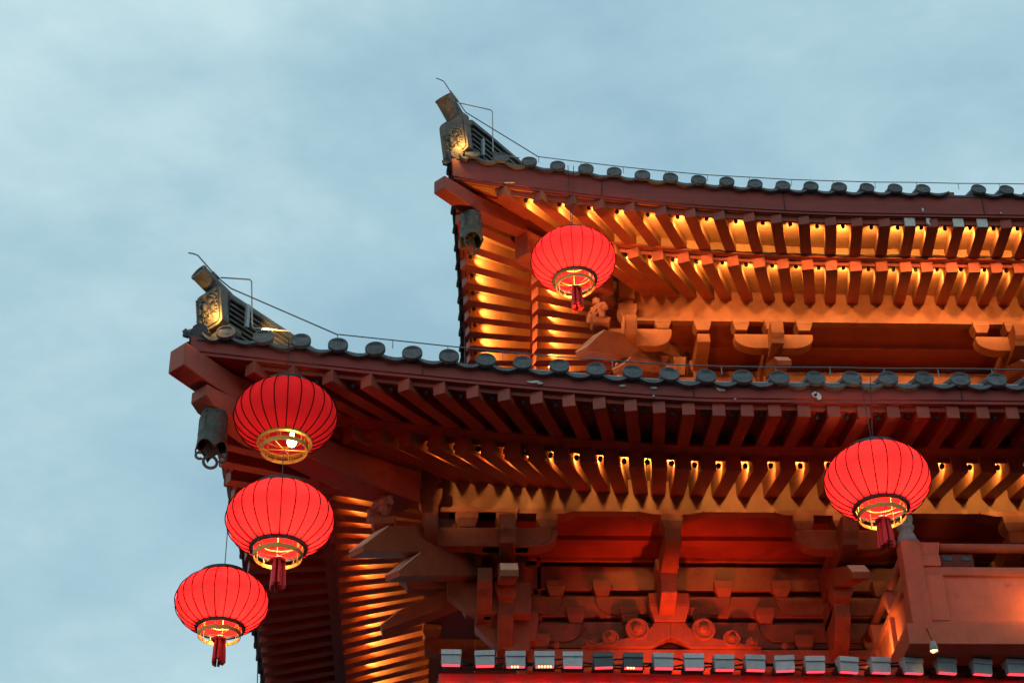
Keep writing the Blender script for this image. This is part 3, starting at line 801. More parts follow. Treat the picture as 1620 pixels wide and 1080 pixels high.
# ------------------------------------------------------------------ balcony (part of the tower)
BY = 17.6; BX = 5.02
m = MB(); m.box(BX-.06, 9, BY-.02, 19.83, 10.185, 10.425); m.box(BX+.3, 9, BY+.62, BY+.78, 10.02, 10.1845); m.box(BX+.05, BX+.22, BY+.7805, 19.83, 10.06, 10.1845)
m.box(BX+.221, 9, BY+.9, BY+1.1, 10.05, 10.1845)
bal = m.build('balcony', 'balc', TW, bevel=.008)
m = MB(); m.box(BX+.01, BX+.22, BY, BY+.21, 10.426, 11.42); bp_ = m.build('newel_post', 'balc', bal, bevel=.012)
m = MB(); m.lathe([(.105, 0), (.115, .02), (.098, .05), (.10, .07), (.085, .10), (.072, .135), (.07, .16), (.088, .172), (.095, .195), (.088, .215), (.070, .225), (.068, .24), (.085, .262), (.094, .30), (.086, .335), (.06, .365), (.02, .385), (.001, .388)], 24, (BX+.115, BY+.105, 11.421))
m.build('finial', 'finial', bp_, smooth=True)
m = MB(); m.box(BX+.2205, 9, BY+.04, BY+.16, 10.428, 10.48); m.box(BX+.2205, 9, BY+.05, BY+.15, 11.02, 11.12); m.build('rail', 'balc', bal, bevel=.008)
m = MB(); m.tube([(BX+.222, BY+.10, 11.37), (9, BY+.10, 11.37)], .05, 16); m.build('handrail', 'balc', bal, smooth=True)
m = MB(); m.box(BX+.2215, BX+.42, BY+.035, BY+.165, 10.4805, 11.019); m.box(BX+.2215, BX+.42, BY+.03, BY+.17, 11.1205, 11.25); m.frus(BX+.2, BX+.44, BY+.02, BY+.18, 11.2505, 11.40, .03)
m.build('stile', 'balc', bal, bevel=.008)
m = MB(); m.box(BX+.4205, 9, BY+.085, BY+.115, 10.4805, 11.019); m.build('infill_panel', 'balc', bal)
# side railing running back to the wall
m = MB(); m.box(BX+.04, BX+.14, BY+.2105, 19.83, 10.428, 10.50); m.box(BX+.05, BX+.13, BY+.2105, 19.83, 10.98, 11.07); m.build('rail', 'balc', bal, bevel=.008)
m = MB(); m.tube([(BX+.09, BY+.212, 11.34), (BX+.09, 19.8, 11.34)], .05, 16); m.build('handrail', 'balc', bal, smooth=True)
m = MB(); m.box(BX+.085, BX+.105, BY+.2105, 19.83, 10.5005, 10.979); m.build('infill_panel', 'balc', bal)
for y in (BY+.95, BY+1.75):
    m = MB(); m.box(BX+.03, BX+.15, y, y+.10, 10.5005, 10.979); m.frus(BX+.01, BX+.17, y-.02, y+.12, 11.0705, 11.285, .03); m.build('stile', 'balc', bal, bevel=.008)

# ------------------------------------------------------------------ small red sensor box behind the balcony rail
m = MB(); c = W(1513, 886, BY+.55)
bx = empty('guide_light_box', (c.x, c.y, c.z-.12), 'small dark red box with a speckled lid behind the balcony rail', 'light box')
m.box(c.x-.20, c.x+.16, BY+.45, BY+.65, c.z-.16, c.z+.03); m.build('box_body', 'red', bx, bevel=.01)
m = MB(); m.prism([(c.x-.24, c.z+.0305), (c.x+.22, c.z+.0305), (c.x+.23, c.z+.075), (c.x-.25, c.z+.085)], BY+.40, BY+.68, lambda a, b, h: (a, h, b)); m.build('box_lid', mat('speckled_lid', (.30, .03, .05), .6, .3, 30, .5, col2=(.5, .25, .25), c2_amt=-.05, c2_scale=30), bx, bevel=.006)
for dx in (-.13, .07):
    m = MB(); m.box(c.x+dx-.05, c.x+dx+.05, BY+.44, BY+.4495, c.z-.06, c.z-.01); m.build('glass_window', mat('dark_glass', (.12, .13, .14), .3, .5, 40, .5, metal=.6), bx)

# ------------------------------------------------------------------ paint chips on the fascia
rnd = random.Random(21)
def chip(px, py, wpx, hpx, R, Yf, n=12):
    T = R.T('front'); c = W(px, py, Yf); r1 = wpx/150/2; r2 = hpx/125/2; m = MB(); poly = []
    for j in range(n):
        a = 2*math.pi*j/n; k = rnd.uniform(.55, 1.1); poly.append((c.x+r1*k*math.cos(a), c.z+r2*k*math.sin(a)))
    m.prism(poly, Yf-.004, Yf+.01, lambda a, b, h: (a, h, b)); return m.build('paint_chip', 'chip', roofL if R is LOWER else roofU)
for px, py, wp, hp in ((845, 604, 24, 5), (855, 606, 10, 4), (985, 610, 13, 4), (1035, 613, 13, 4), (1141, 615, 19, 8), (1136, 612, 8, 4), (1294, 626, 17, 11), (1289, 624, 9, 9), (1163, 631, 5, 2), (1034, 626, 5, 2)):
    s = W(px, py, 16.55).x-LOWER.xc; fy = LOWER.yc-.066-LOWER.flare(max(0, s))-.0
    chip(px, py, wp, hp, LOWER, fy)
for px, py, wp, hp in ((806, 289, 16, 2), (1460, 332, 3, 9), (1584, 337, 3, 6)): 
    s = W(px, py, 19.95).x-UPPER.xc; chip(px, py, wp*1.3, hp, UPPER, UPPER.yc-.066-UPPER.flare(max(0, s)))

# ------------------------------------------------------------------ little lamps between the rafters
def lamp_proto():
    r = empty('rafter_lamp', (0, 0, 0))
    m = MB(); m.lathe([(.001, -.032), (.018, -.030), (.027, -.02), (.028, .012), (.018, .026), (.001, .030)], 12); m.build('lamp_head', 'cable', r, smooth=True)
    m = MB(); m.tube([(0, .0, .025), (.008, 0, .05), (-.004, 0, .09)], .0045, 5); m.build('cord', 'cable', r)
    return r
LP = lamp_proto(); used = False
def put_lamp(loc, label, group, inward, energy, lit=True):
    global used
    if not used: o = LP; used = True
    else:
        o = LP.copy(); COL.objects.link(o)
        for ch in LP_parts:
            c = ch.copy(); COL.objects.link(c); c.parent = o
    o.location = loc; tag(o, label, 'lamp', group)
    if lit:
        iv = Vector(inward).normalized()
        jt = Vector((lamp_rnd.uniform(-.1, .1), lamp_rnd.uniform(-.1, .1), lamp_rnd.uniform(-.05, .05)))
        light('SPOT', 'lamp_light', Vector(loc)+iv*.045, None, energy*lamp_rnd.uniform(.85, 1.15), (1, .60+lamp_rnd.uniform(-.05, .04), .20), iv+jt, .02, 92, 1.0)
    return o
LP_parts = list(LP.children)
lamp_rnd = random.Random(2)
for R in (LOWER, UPPER):
    for side in ('front', 'side'):
        us = R.us if side == 'front' else R.usn; T = R.T(side)
        face = 'front' if side == 'front' else 'left'
        for i in range(len(us)-1):
            u = (us[i]+us[i+1])/2
            for row in ('outer', 'inner'):
                lit = not (R is LOWER and row == 'outer')
                t = .11 if row == 'outer' else R.te+.14
                if R.tmax(us[i]) < t+(.25 if row == 'outer' else .5): continue
                if row == 'outer' and not lit and side == 'side': continue
                s, d = R.plan(u, t)
                z = (R.zf(u, t)+R.fh-.095) if row == 'outer' else (R.ze(u, t)+R.eh-(.085 if R is LOWER else .058))
                s2, d2 = R.plan(u, t+.2); dr = Vector(T(s2, d2, 0))-Vector(T(s, d, 0)); dr.z = .042 if row == 'outer' else (.085 if R is LOWER else .035)
                loc = Vector(T(s+lamp_rnd.uniform(-.015, .015), d, z+lamp_rnd.uniform(-.012, .01)))
                e = 55*lamp_rnd.choice((1, 1, 1.05, .85, .7, 1.2)) if row == 'outer' else (42 if R is LOWER else 62)*lamp_rnd.choice((1, 1, 1.15, .8, .6))
                if R is LOWER: e *= (1.05 if side == 'front' else 2.5)*(1.7 if u < 2.4 and side == 'front' else 1)
                put_lamp(loc, '%s small round black lamp from the corner, %s rafter row, %s eave, %s face' % (ORD[i], row, R.name, face),
                         ('lit lamps' if lit else 'unlit lamps')+' between the rafters', dr, e, lit)

# ------------------------------------------------------------------ lanterns
def lantern_parts(A, dim=False, tassel=True):
    """meshes of one lantern of radius A, centred on the origin"""
    b = .70*A; zr = .606*A; n = 96; ribs = 24
    prof = [(A*math.sqrt(max(0, 1-(z/b)**2)), z) for z in [zr*math.sin(math.radians(a))/1.0 if False else -zr+2*zr*i/22 for i in range(23)]]
    P = []
    m = MB(); m.lathe(prof, n, amp=lambda j, z: 1-.012*abs(math.cos(math.pi*j*ribs/n)))
    P.append(('silk_body', m, 'silk_dim' if dim else 'silk', True, []))
    m = MB()
    for k in range(ribs):
        a = 2*math.pi*k/ribs
        m.tube([((r+.006)*math.cos(a), (r+.006)*math.sin(a), z) for r, z in prof], .0060, 5)
    P.append(('wire_ribs', m, 'rib', False, []))
    m = MB(); m.lathe([(.49*A, zr-.005), (.53*A, zr-.005), (.53*A, zr+.035), (.49*A, zr+.035), (.49*A, zr-.005)], 48); P.append(('top_rim', m, 'iron', False, []))
    m = MB(); m.lathe([(.47*A, -zr-.012), (.535*A, -zr-.012), (.545*A, -zr+.014), (.47*A, -zr+.014), (.47*A, -zr-.012)], 48); P.append(('bottom_rim', m, 'gold' if dim else 'iron', False, []))
    # gilt skirt, hoops and rods
    m = MB(); zk = -zr-.10*A/.5
    m.lathe([(.44*A, zk), (.455*A, zk), (.465*A, zk+.042), (.45*A, zk+.042), (.44*A, zk)], 48)
    for k in range(10):
        a = 2*math.pi*k/10; m.tube([(.455*A*math.cos(a), .455*A*math.sin(a), zk+.03), (.48*A*math.cos(a), .48*A*math.sin(a), -zr)], .005, 5)
    P.append(('gilt_skirt', m, 'gold', False, []))
    m = MB()
    for rr, z in ((.40, -.45), (.31, -.1), (.22, .2), (.36, .45)):
        m.tube([(rr*A*math.cos(2*math.pi*j/32), rr*A*math.sin(2*math.pi*j/32), z*A) for j in range(32)], .007, 5, closed=True)
    for k in range(6):
        a = 2*math.pi*k/6+.3; m.tube([(.43*A*math.cos(a), .43*A*math.sin(a), zk+.02), (.40*A*math.cos(a), .40*A*math.sin(a), zr)], .005, 5)
    for k in range(3):
        a = math.pi*k/3; m.tube([(.44*A*math.cos(a), .44*A*math.sin(a), zk+.02), (-.44*A*math.cos(a), -.44*A*math.sin(a), zk+.02)], .005, 5)
    P.append(('inner_frame', m, 'gold', False, []))
    m = MB(); m.lathe([(.001, .075), (.02, .07), (.02, .03), (.045, -.01), (.05, -.04), (.035, -.075), (.001, -.085)], 20, (0.02, -.02, .05*A) if not dim else (.07, -.09, -.62*A)); P.append(('bulb', m, 'bulb', True, []))
    if tassel:
        m = MB(); rn = random.Random(5)
        for k in range(26):
            a = rn.uniform(0, 2*math.pi); r = .145*A*math.sqrt(rn.uniform(.1, 1)); l = rn.uniform(.50, .57)*A
            m.tube([(r*.85*math.cos(a), r*.85*math.sin(a), zk-.03), (r*math.cos(a), r*math.sin(a), zk-.03-l*.5), (r*1.08*math.cos(a), r*1.08*math.sin(a), zk-.03-l)], [.013, .015, .016], 6)
        m.lathe([(.15*A, zk-.045), (.155*A, zk-.02), (.12*A, zk), (.03, zk+.01)], 20, cap0=True)
        P.append(('tassel', m, 'tassel', False, []))
    return P
LANT = []
def make_lantern(c, A, label, dim=False, tassel=True, turn=0, power=75):
    r = empty('lantern', c, label, 'lantern', 'red silk lanterns hanging from the eaves'); r.rotation_euler = (.018*math.sin(turn*37), .022*math.cos(turn*23), turn)
    for name, m, mt, sm, _ in lantern_parts(A, dim, tassel):
        bm = m.bm; bmesh.ops.recalc_face_normals(bm, faces=bm.faces); me = bpy.data.meshes.new(name); bm.to_mesh(me); bm.free(); me.materials.append(M[mt])
        if sm:
            for p in me.polygons: p.use_smooth = True
        o = bpy.data.objects.new(name, me); COL.objects.link(o); o.parent = r
    l = light('POINT', 'bulb_light', (0, 0, 0), None, power, (1, .62, .30), None, .06); l.parent = r; l.location = (.02, -.02, -.08*A) if not dim else (.07, -.12, -.80*A)
    LANT.append(r); return r
def hanger(r, pts, rad=.006, n=1):
    m = MB()
    for i in range(n):
        o = (i-(n-1)/2)*.02; m.tube([Vector(p)+Vector((o, 0, 0)) for p in pts], rad, 5)
    # mesh is in world space, bring it into the lantern's rotated frame
    bm = m.bm; mtx = Matrix.Rotation(-r.rotation_euler.z, 4, 'Z') @ Matrix.Translation(-r.location)
    bmesh.ops.transform(bm, verts=bm.verts, matrix=mtx); me = bpy.data.meshes.new('hanger'); bm.to_mesh(me); bm.free(); me.materials.append(M['cable'])
    o = bpy.data.objects.new('hanger', me); COL.objects.link(o); o.parent = r
def cent(px, py, Y): return W(px, py, Y)
A0 = .535
ca = cent(452, 659, 16.30); cb = cent(443, 822, 16.30); cc = cent(351, 953, 18.5); cd = cent(1388, 761, 16.25); ct = cent(907, 412, 19.45)
la = make_lantern(ca, .52, 'dimmer red lantern at the lower corner, bare bulb showing, no tassel', True, False, .1, 8)
lb = make_lantern(cb, .527, 'glowing red lantern hung by strings under the bulb of the dimmer lantern', turn=.35)
lc = make_lantern(cc, .50, 'lowest glowing red lantern, hanging alone on a black cord from the left eave', turn=.2)
ld = make_lantern(cd, .53, 'glowing red lantern in front of the lower eave beside the balcony post', turn=.5)
lt = make_lantern(ct, .545, 'glowing red lantern hanging under the upper roof corner', turn=.15)
def eave_pt(R, side, s, dd=-.12, dz=.52):
    T = R.T(side); return Vector(T(s, dd-R.flare(max(0, s)), R.zf(max(0, s), 0)+dz))
def top_of(r, A): return r.location+Vector((0, 0, .606*A+.03))
def hang_to(r, A, P, n=3):
    t = top_of(r, A)
    m = []
    hanger(r, [P, t+Vector((0, 0, .05)), t+Vector((-.25*A*2, 0, -.0))], .005)
    hanger(r, [P, t+Vector((0, 0, .05)), t+Vector((.25*A*2, 0, -.0))], .005)
hang_to(la, .52, eave_pt(LOWER, 'front', ca.x-LOWER.xc, -.14, .40))
hang_to(lb, .527, ca+Vector((.0, 0, -.45)))
hang_to(lc, .50, Vector((cc.x, cc.y, LOWER.zf(cc.y-LOWER.yc, 0)+.34)))
hang_to(ld, .53, eave_pt(LOWER, 'front', W(1360, 600, 16.5).x-LOWER.xc, -.12, .45)); hanger(ld, [eave_pt(LOWER, 'front', W(1376, 600, 16.5).x-LOWER.xc, -.12, .45), top_of(ld, .53)], .005)
hang_to(lt, .545, eave_pt(UPPER, 'front', W(902, 270, 19.9).x-UPPER.xc, -.12, .62)); hanger(lt, [eave_pt(UPPER, 'front', W(911, 270, 19.9).x-UPPER.xc, -.12, .62), top_of(lt, .545)], .005)

# ------------------------------------------------------------------ wind bells
def bell(c, top, label, turn):
    r = empty('wind_bell', c, label, 'bell', 'bronze wind bells under the hips'); r.rotation_euler = (0, 0, turn)
    def fin(m, name, mt, sm=False, bev=0):
        bm = m.bm; bmesh.ops.recalc_face_normals(bm, faces=bm.faces); me = bpy.data.meshes.new(name); bm.to_mesh(me); bm.free(); me.materials.append(M[mt])
        if sm:
            for p in me.polygons: p.use_smooth = True
        o = bpy.data.objects.new(name, me); COL.objects.link(o); o.parent = r; return o
    m = MB(); n = 48
    zs = [0, -.02, -.05, -.11, -.115, -.125, -.30, -.305, -.315, -.42, -.46, -.50, -.54]
    rs = [.07, .115, .135, .140, .147, .141, .147, .153, .148, .153, .156, .160, .165]
    rings = []
    for z, rr in zip(zs, rs):
        ring = []
        for j in range(n):
            a = 2*math.pi*j/n; lobe = abs(math.sin(2*a)); zz = z
            if z < -.42: zz = -.42 + (z+.42)*(.08+.92*(1-lobe**.7))
            ring.append(m.bm.verts.new((rr*math.cos(a), rr*math.sin(a), zz)))
        rings.append(ring)
    for A_, B_ in zip(rings, rings[1:]):
        for j in range(n): m.bm.faces.new((A_[j], A_[(j+1) % n], B_[(j+1) % n], B_[j]))
    m.bm.faces.new(rings[0])
    o = fin(m, 'bell_body', 'bell', True); sol = o.modifiers.new('s', 'SOLIDIFY'); sol.thickness = .012
    m = MB()
    for k in range(8):
        a = 2*math.pi*k/8; m.box(-.004, .004, -.012, 0, -.29, -.14, lambda x, y, z, a=a: ((.143)*math.cos(a)-x*math.sin(a)-y*math.cos(a)*.6, .143*math.sin(a)+x*math.cos(a)-y*math.sin(a)*.6, z))
    for k in range(8):
        a = 2*math.pi*k/8; m.lathe([(.011, 0), (.008, .008), (.001, .011)], 8, (.14*math.cos(a), .14*math.sin(a), -.075), (math.cos(a), math.sin(a), 0))
    fin(m, 'bell_bands', 'bell')
    # clapper plate with scroll cut-outs
    m = MB(); m.tube([(0, 0, -.02), (0, 0, -.42)], .006, 6)
    th = .012
    def ringp(cx, cz, ro, ri, a0=0, a1=360, k=20):
        for j in range(k):
            b0 = math.radians(a0+(a1-a0)*j/k); b1 = math.radians(a0+(a1-a0)*(j+1)/k)
            q = [(cx+ro*math.cos(b0), cz+ro*math.sin(b0)), (cx+ro*math.cos(b1), cz+ro*math.sin(b1)), (cx+ri*math.cos(b1), cz+ri*math.sin(b1)), (cx+ri*math.cos(b0), cz+ri*math.sin(b0))]
            m.prism(q, -th/2, th/2, lambda a, b, h: (a, h, b))
    ringp(0, -.62, .085, .055); ringp(-.115, -.565, .05, .024, 60, 320, 14); ringp(.115, -.565, .05, .024, -140, 120, 14)
    m.prism([(-.05, -.40), (.05, -.40), (.09, -.50), (.03, -.545), (-.03, -.545), (-.09, -.50)], -th/2, th/2, lambda a, b, h: (a, h, b))
    fin(m, 'clapper', 'bell')
    m = MB(); m.tube([(0, 0, -.0), (0, 0, top)], .008, 6); m.tube([(.03*math.cos(2*math.pi*j/14), 0, .03+.03*math.sin(2*math.pi*j/14)) for j in range(14)], .008, 6, closed=True)
    fin(m, 'hook', 'iron')
    return r
for R, px, py, lab, tn in ((LOWER, 334, 642, 'dark bronze wind bell hanging under the lower left hip', .3), (UPPER, 744, 337, 'dark bronze wind bell hanging under the upper hip', .9)):
    q = Vector(R.bell_at); bell(Vector((q.x, q.y, q.z-.10)), .14, lab, tn)

# ------------------------------------------------------------------ spotlights on the ridge ends
for R, lab in ((LOWER, 'lower'), (UPPER, 'upper')):
    T = R.plate; sp = Vector(T(.03, .10, .20))
    r = empty('ridge_spotlight', sp, 'tiny black spotlight glowing on the mask at the %s ridge end' % lab, 'spotlight')
    m = MB(); m.lathe([(.001, -.03), (.028, -.028), (.032, 0), (.030, .03), (.001, .032)], 14, sp, Vector((-1, -1, .4))); m.build('lamp_head', 'cable', r, smooth=True)
    m = MB(); m.tube([sp, sp+Vector((0, 0, -.08)), Vector(T(-.05, -.04, .12))], .007, 6); m.build('lamp_arm', 'cable', r)
    light('POINT', 'glow', Vector(T(.17, .05, .20)), r, 7 if R is LOWER else 5.5, (1, .50, .10), None, .02)
    q = Vector(R.hipD(-.12, .42, R.zr+.02))
    light('SPOT', 'glow', q, r, 40 if R is LOWER else 6, (1, .58, .18), Vector((.8, 1, .25)), .03, 110)
    # broken iron stub with a cluster of leaves beyond the corner
    a = Vector(R.hipD(.25, -.02, R.zr-.02)); b = Vector(R.hipD(.45, -.12, R.zr-.10)); m = MB()
    o = empty('corner_spotlight', a, 'small dead lamp on a thin bent arm beyond the %s corner tiles' % lab, 'spotlight')
    m.tube([a, (a+b)/2+Vector((0, 0, .05)), b], .012, 6); m.build('lamp_arm', 'iron', o)
    m = MB(); rn = random.Random(4)
    for k in range(7):
        c = b+Vector([rn.uniform(-.035, .035) for _ in range(3)]); m.box(-.03, .03, -.02, .02, -.025, .025, lambda x, y, z, c=c, t=rn.uniform(0, 3): (c.x+x*math.cos(t)-z*math.sin(t), c.y+y, c.z+x*math.sin(t)+z*math.cos(t)))
    m.build('lamp_head', 'iron', o)

# ------------------------------------------------------------------ lightning wires
for R in (LOWER, UPPER):
    zoff = .52+.12 if R is LOWER else .72+.07
    def wp(u): return Vector(R.T('front')(u, -.05-R.flare(max(0, u)), R.zf(max(0, u), 0)+R.fh+R.hf+(.22 if R is LOWER else .25)))
    root = wp(1.15 if R is LOWER else .85)
    o = empty('lightning_wire', root, 'thin grey lightning wire on short pins along the %s eave tiles' % R.name, 'wire')
    m = MB()
    if R is LOWER: P0 = [W(298, 400, 16.1), W(305, 401, 16.1), W(313, 404, 16.12), W(336, 430, 16.2), W(347, 441, 16.25), W(365, 456, 16.3), root]
    else: P0 = [W(690, 124, 19.45), W(696, 126, 19.45), W(702, 129, 19.46), W(712, 144, 19.5), W(725, 161, 19.55), W(737, 178, 19.6), root]
    m.tube(P0, .0075, 6); m.tube(P0[3:5], .014, 6)
    u = 1.15 if R is LOWER else .85; pts = []
    rn = random.Random(6)
    while u < R.uend: pts.append(wp(u)+Vector((0, 0, rn.uniform(-.008, .008)))); u += .3876*1.5
    m.tube(pts, .0065, 6)
    for p in pts[::1]: m.tube([p, p+Vector((0, .01, -.10))], .005, 5)
    m.build('wire', 'steel', o)
    m = MB(); m.tube([W(*p) for p in (((349, 439, 16.25), (395, 442, 16.35), (398, 445, 16.36), (399, 515, 16.42), (402, 519, 16.43), (460, 524, 16.45)) if R is LOWER else ((726, 163, 19.55), (776, 174, 19.65), (779, 177, 19.66), (780, 241, 19.72), (783, 244, 19.73), (822, 250, 19.75)))], .008, 6); m.build('bracket_rod', 'pipe', o)
m = MB(); R = LOWER
m.tube([Vector(R.T('front')(u, .10-R.flare(u), R.zf(u, 0)+R.fh+R.hf+.115)) for u in [3.2+.3*i for i in range(27)]], .014, 8)
o = m.build('conduit_pipe', 'pipe'); tag(o, 'pale straight conduit pipe running behind the lower eave tile discs', 'pipe')
m = MB(); pts = []
for i in range(60):
    u = 1.8+.13*i; pts.append(Vector(UPPER.T('front')(s_at(UPPER, u, .90), .89, UPPER.zf(u, 1.0)-.02+.018*math.sin(i*2.1)*math.sin(i*.7))))
m.tube(pts, .008, 5); m.tube([p+Vector((0, -.012, .012*math.sin(i*1.3))) for i, p in enumerate(pts)], .006, 5)
tag(m.build('power_cable', 'cable'), 'dark cable draped along the ledge between the upper rafter rows', 'cable')
m = MB(); pts = [W(408, 960, 20), W(409, 1000, 20), W(407, 1085, 20)]
m.tube(pts, .006, 5); tag(m.build('hanging_wire', 'cable'), 'thin black wire hanging beside the left eave at the bottom', 'wire')
# loose cables at the gallery beam
m = MB(); rn = random.Random(9)
for k in range(3):
    pts = []
    for i in range(70):
        x = .35+.09*i; pts.append(Vector((x, GY-.02-.03*k, 10.17+.02*k+.025*math.sin(i*.9+k*2)+rn.uniform(-.012, .012))))
    m.tube(pts, .010, 5)
tag(m.build('power_cable', 'cable'), 'tangled black cables running behind the row of floodlights', 'cable')

# ------------------------------------------------------------------ floodlight row
def flood(dark):
    mt = 'flood2' if dark else 'flood'; r = empty('floodlight', (0, 0, 0)); P = []
    def fin(m, name, mat_, bev=.004, parent=r):
        o = m.build(name, mat_, None, bevel=bev); o.parent = parent; return o
    m = MB(); m.prism([(-.10, .075), (.05, .09), (.03, -.03), (.0, -.058), (-.088, -.07)], -.10, .10, lambda a, b, h: (h, a, b)); fin(m, 'housing', mt)
    m = MB(); m.prism([(-.112, .08), (-.10, .092), (.055, .102), (.055, .0905), (-.1005, .0755), (-.1005, .03), (-.112, .03)], -.105, .105, lambda a, b, h: (h, a, b)); fin(m, 'hood', mt)
    m = MB(); m.prism([(-.083, -.071), (-.03, -.066), (-.03, -.073), (-.084, -.084)], -.092, .092, lambda a, b, h: (h, a, b)); fin(m, 'lens', 'red_lens', 0)
    m = MB()
    for sx in (-1, 1): m.box(sx*.112-.004, sx*.112+.004, -.02, .13, -.02, .01); m.box(sx*.112-.004, sx*.112+.004, -.03, .0, -.06, -.0205)
    m.box(-.116, .116, .1305, .14, -.03, .02)
    fin(m, 'yoke', 'iron', 0)
    return r
fp = {0: flood(False), 1: flood(True)}; fparts = {k: list(v.children) for k, v in fp.items()}; fused = {0: False, 1: False}
pxs = [714, 767, 815, 861, 906, 954, 1001, 1048, 1097, 1144, 1193, 1240, 1288, 1339, 1390, 1441, 1494, 1550, 1603, 1655, 1707]
nm = ['leftmost grey floodlight at the end of the row above the red post', 'second grey floodlight from the left end of the row', 'grey floodlight with an orange glint, third in the row', 'brightest grey floodlight with orange glints, fourth in the row', 'grey floodlight just left of the two charcoal ones',
      'left one of the two charcoal floodlights', 'right one of the two charcoal floodlights', 'grey floodlight just right of the two charcoal ones', 'grey floodlight under the right cloud scroll of the strut', 'tenth floodlight in the row, under the relief arms', 'eleventh floodlight in the row from the left', 'twelfth floodlight in the row from the left', 'thirteenth floodlight in the row from the left', 'fourteenth floodlight in the row, left of the balcony side rail',
      'fifteenth floodlight in the row, at the foot of the balcony side rail', 'sixteenth floodlight, under the balcony corner', 'seventeenth floodlight, just under the small lit downlight', 'eighteenth floodlight, right of the small downlight', 'nineteenth floodlight, at the right edge of the picture', 'twentieth floodlight in the row under the balcony', 'last floodlight of the row under the balcony']
rn = random.Random(8)
for i, px in enumerate(pxs):
    py = 1046+ (px-714)*.0165
    dk = 1 if i in (5, 6) else 0
    if not fused[dk]: o = fp[dk]; fused[dk] = True
    else:
        o = fp[dk].copy(); COL.objects.link(o)
        for ch in fparts[dk]:
            c = ch.copy(); COL.objects.link(c); c.parent = o
    o.location = W(px, py, 18.0); tag(o, nm[i], 'floodlight', 'floodlights in a row on the gallery beam')
    o.rotation_euler = (rn.uniform(-.06, .06), rn.uniform(-.03, .03), rn.uniform(-.05, .05)+(.12 if px > 1300 else 0))
    if i in (2, 3, 6):
        m = MB()
        for k in range(5 if i == 3 else 3): m.lathe([(.010, 0), (.006, .006), (.001, .007)], 8, (-.06+.03*k+(.02 if i == 2 else 0), -.082, -.078), (0, -1, -.4), cap0=True)
        g_ = m.build('led', 'hot', None); g_.parent = o
    l = light('SPOT', 'red_wash', o.location+Vector((0, .02, -.095)), None, 1.3, (1, .03, .05), Vector((0, .75, -.55)), .05, 150, .5)

# added red up-lights, unseen behind the row, for the red glow on the brackets
for k, (x, e) in enumerate(((2.2, 28), (2.95, 150), (3.7, 28), (1.3, 18), (4.5, 14), (.4, 10))):
    p = Vector((x, 18.95, 10.0))
    r = empty('added_gallery_uplight', p, '%s added red uplight from the left, unseen behind the floodlight row' % ORD[(5, 2, 3, 1, 4, 0)[[2.2, 2.95, 3.7, 1.3, 4.5, .4].index(x)] if False else sorted([2.2, 2.95, 3.7, 1.3, 4.5, .4]).index(x)], 'uplight', 'added red uplights on the gallery')
    m = MB(); m.box(p.x-.07, p.x+.07, p.y-.05, p.y+.05, p.z-.12, p.z-.02); m.build('housing', 'flood2', r, bevel=.008)
    light('SPOT', 'red_beam', p, r, e*(1.5 if e > 100 else 1), (1, .11, .035), Vector((0, .78, 1.25)) if e > 100 else Vector((0, .55, .85)), .05, 75 if e > 100 else 130, .8)
# added amber floods, out of sight on the lower roof, washing the upper brackets
for k, x in enumerate((2.0, 3.1, 4.1, 5.1, 6.2, 7.4, 8.5, 9.6)):
    p = Vector((x, 21.15, 15.25))
    r = empty('added_roof_uplight', p, '%s added amber uplight from the left, out of sight on the lower roof' % ORD[k], 'uplight', 'added amber uplights on the lower roof')
    m = MB(); m.box(p.x-.1, p.x+.1, p.y-.06, p.y+.06, p.z-.14, p.z-.02); m.build('housing', 'flood2', r, bevel=.008)
    light('SPOT', 'amber_beam', p, r, 38, (1, .36, .05), Vector((0, .85, 1.75)), .06, 66, .8)

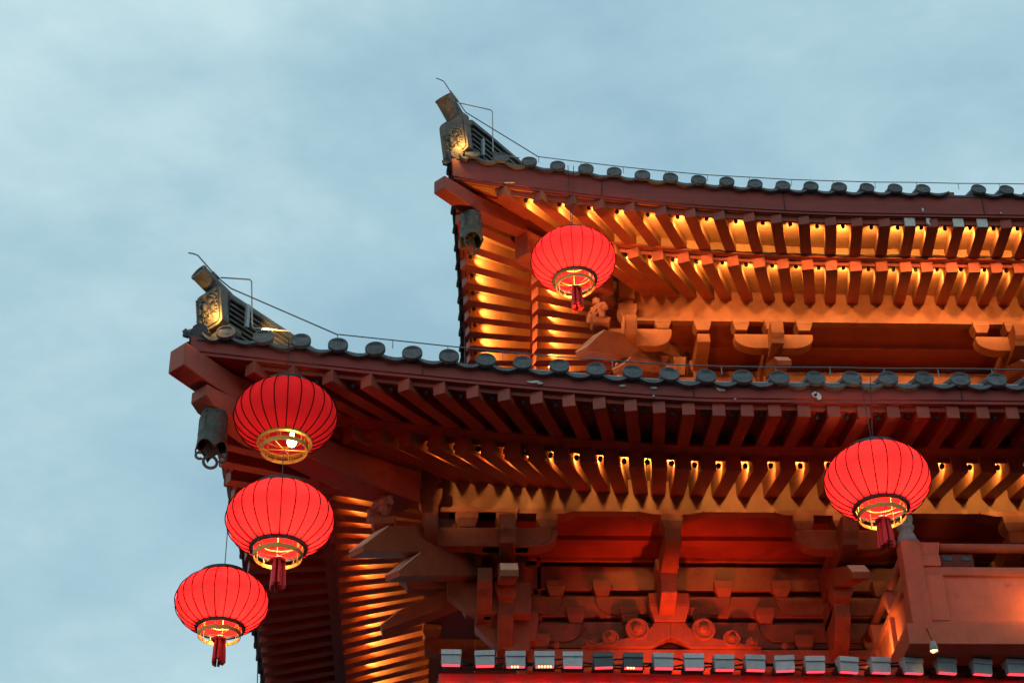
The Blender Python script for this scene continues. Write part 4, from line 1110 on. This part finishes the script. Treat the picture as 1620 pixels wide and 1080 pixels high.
for k, (x, y, z) in enumerate(((1.5, 19.75, 14.35), (2.9, 20.3, 14.6))):  # two more unseen floods, added to turn the upper corner underside orange
    p = Vector((x, y, z))
    r = empty('added_roof_uplight', p, '%s added wide amber uplight, out of sight low on the lower roof near the upper corner' % ORD[k], 'uplight', 'added wide amber uplights on the lower roof')
    m = MB(); m.box(p.x-.1, p.x+.1, p.y-.06, p.y+.06, p.z-.14, p.z-.02); m.build('housing', 'flood2', r, bevel=.008)
    light('SPOT', 'amber_beam', p, r, (420, 200)[k], (1, .42, .08), (Vector((-.10, .05, 1)), Vector((0, .35, 1)))[k], .06, (85, 80)[k], 1.0)
# ------------------------------------------------------------------ downlight under the balcony, added amber lights for its panel and side rail
p = W(1477, 1024, 17.50)
r = empty('downlight', p, 'small lit downlight hanging under the balcony slab on a thin cord', 'downlight')
m = MB(); m.lathe([(.001, .07), (.028, .068), (.038, .03), (.045, -.03), (.046, -.04)], 20, p); m.build('lamp_shade', 'finial', r, smooth=True)
m = MB(); m.lathe([(.001, -.031), (.036, -.031)], 20, p); m.build('lens', 'warm_lens', r)
m = MB(); m.tube([p+Vector((0, 0, .07)), Vector((p.x-.02, 17.575, 10.36))], .005, 5); m.build('cord', 'cable', r)
m = MB(); m.box(4.75, 9, 18.95, 19.2, 9.9, 10.62); m.build('wall_beam', 'balc', bal, bevel=.01)
light('SPOT', 'down_beam', p+Vector((0, .02, -.05)), r, 2.2, (1, .5, .12), Vector((0, .9, -.05)), .02, 50, .9)
p = Vector((6.55, BY-.2, 10.60))  # lamp added beyond the frame for the amber glow on the panel
r = empty('added_panel_uplight', p, 'small added uplight at the balcony edge, outside the view, washing its panel amber', 'uplight')
m = MB(); m.box(p.x-.0, p.x+.12, p.y-.04, p.y+.04, p.z-.07, p.z+.05); m.build('housing', 'flood2', r, bevel=.006)
light('SPOT', 'amber_beam', p+Vector((0, 0, .0)), r, 34, (1, .42, .08), Vector((-1.5, 1, .35)), .05, 140, .9)
p = Vector((BX+.5, 18.1, 10.55))
r = empty('added_side_uplight', p, 'small added uplight housing inside the balcony for the glow on its side railing', 'uplight')
m = MB(); m.box(p.x-.06, p.x+.06, p.y-.05, p.y+.05, p.z-.12, p.z-.03); m.build('housing', 'flood2', r, bevel=.006)
p2 = Vector((BX-.28, 18.6, 10.6))  # added glow on the side rail, source outside it, apart from the housing
light('SPOT', 'amber_beam', p2, r, 26, (1, .48, .12), Vector((1, .25, .2)), .05, 140, .8)
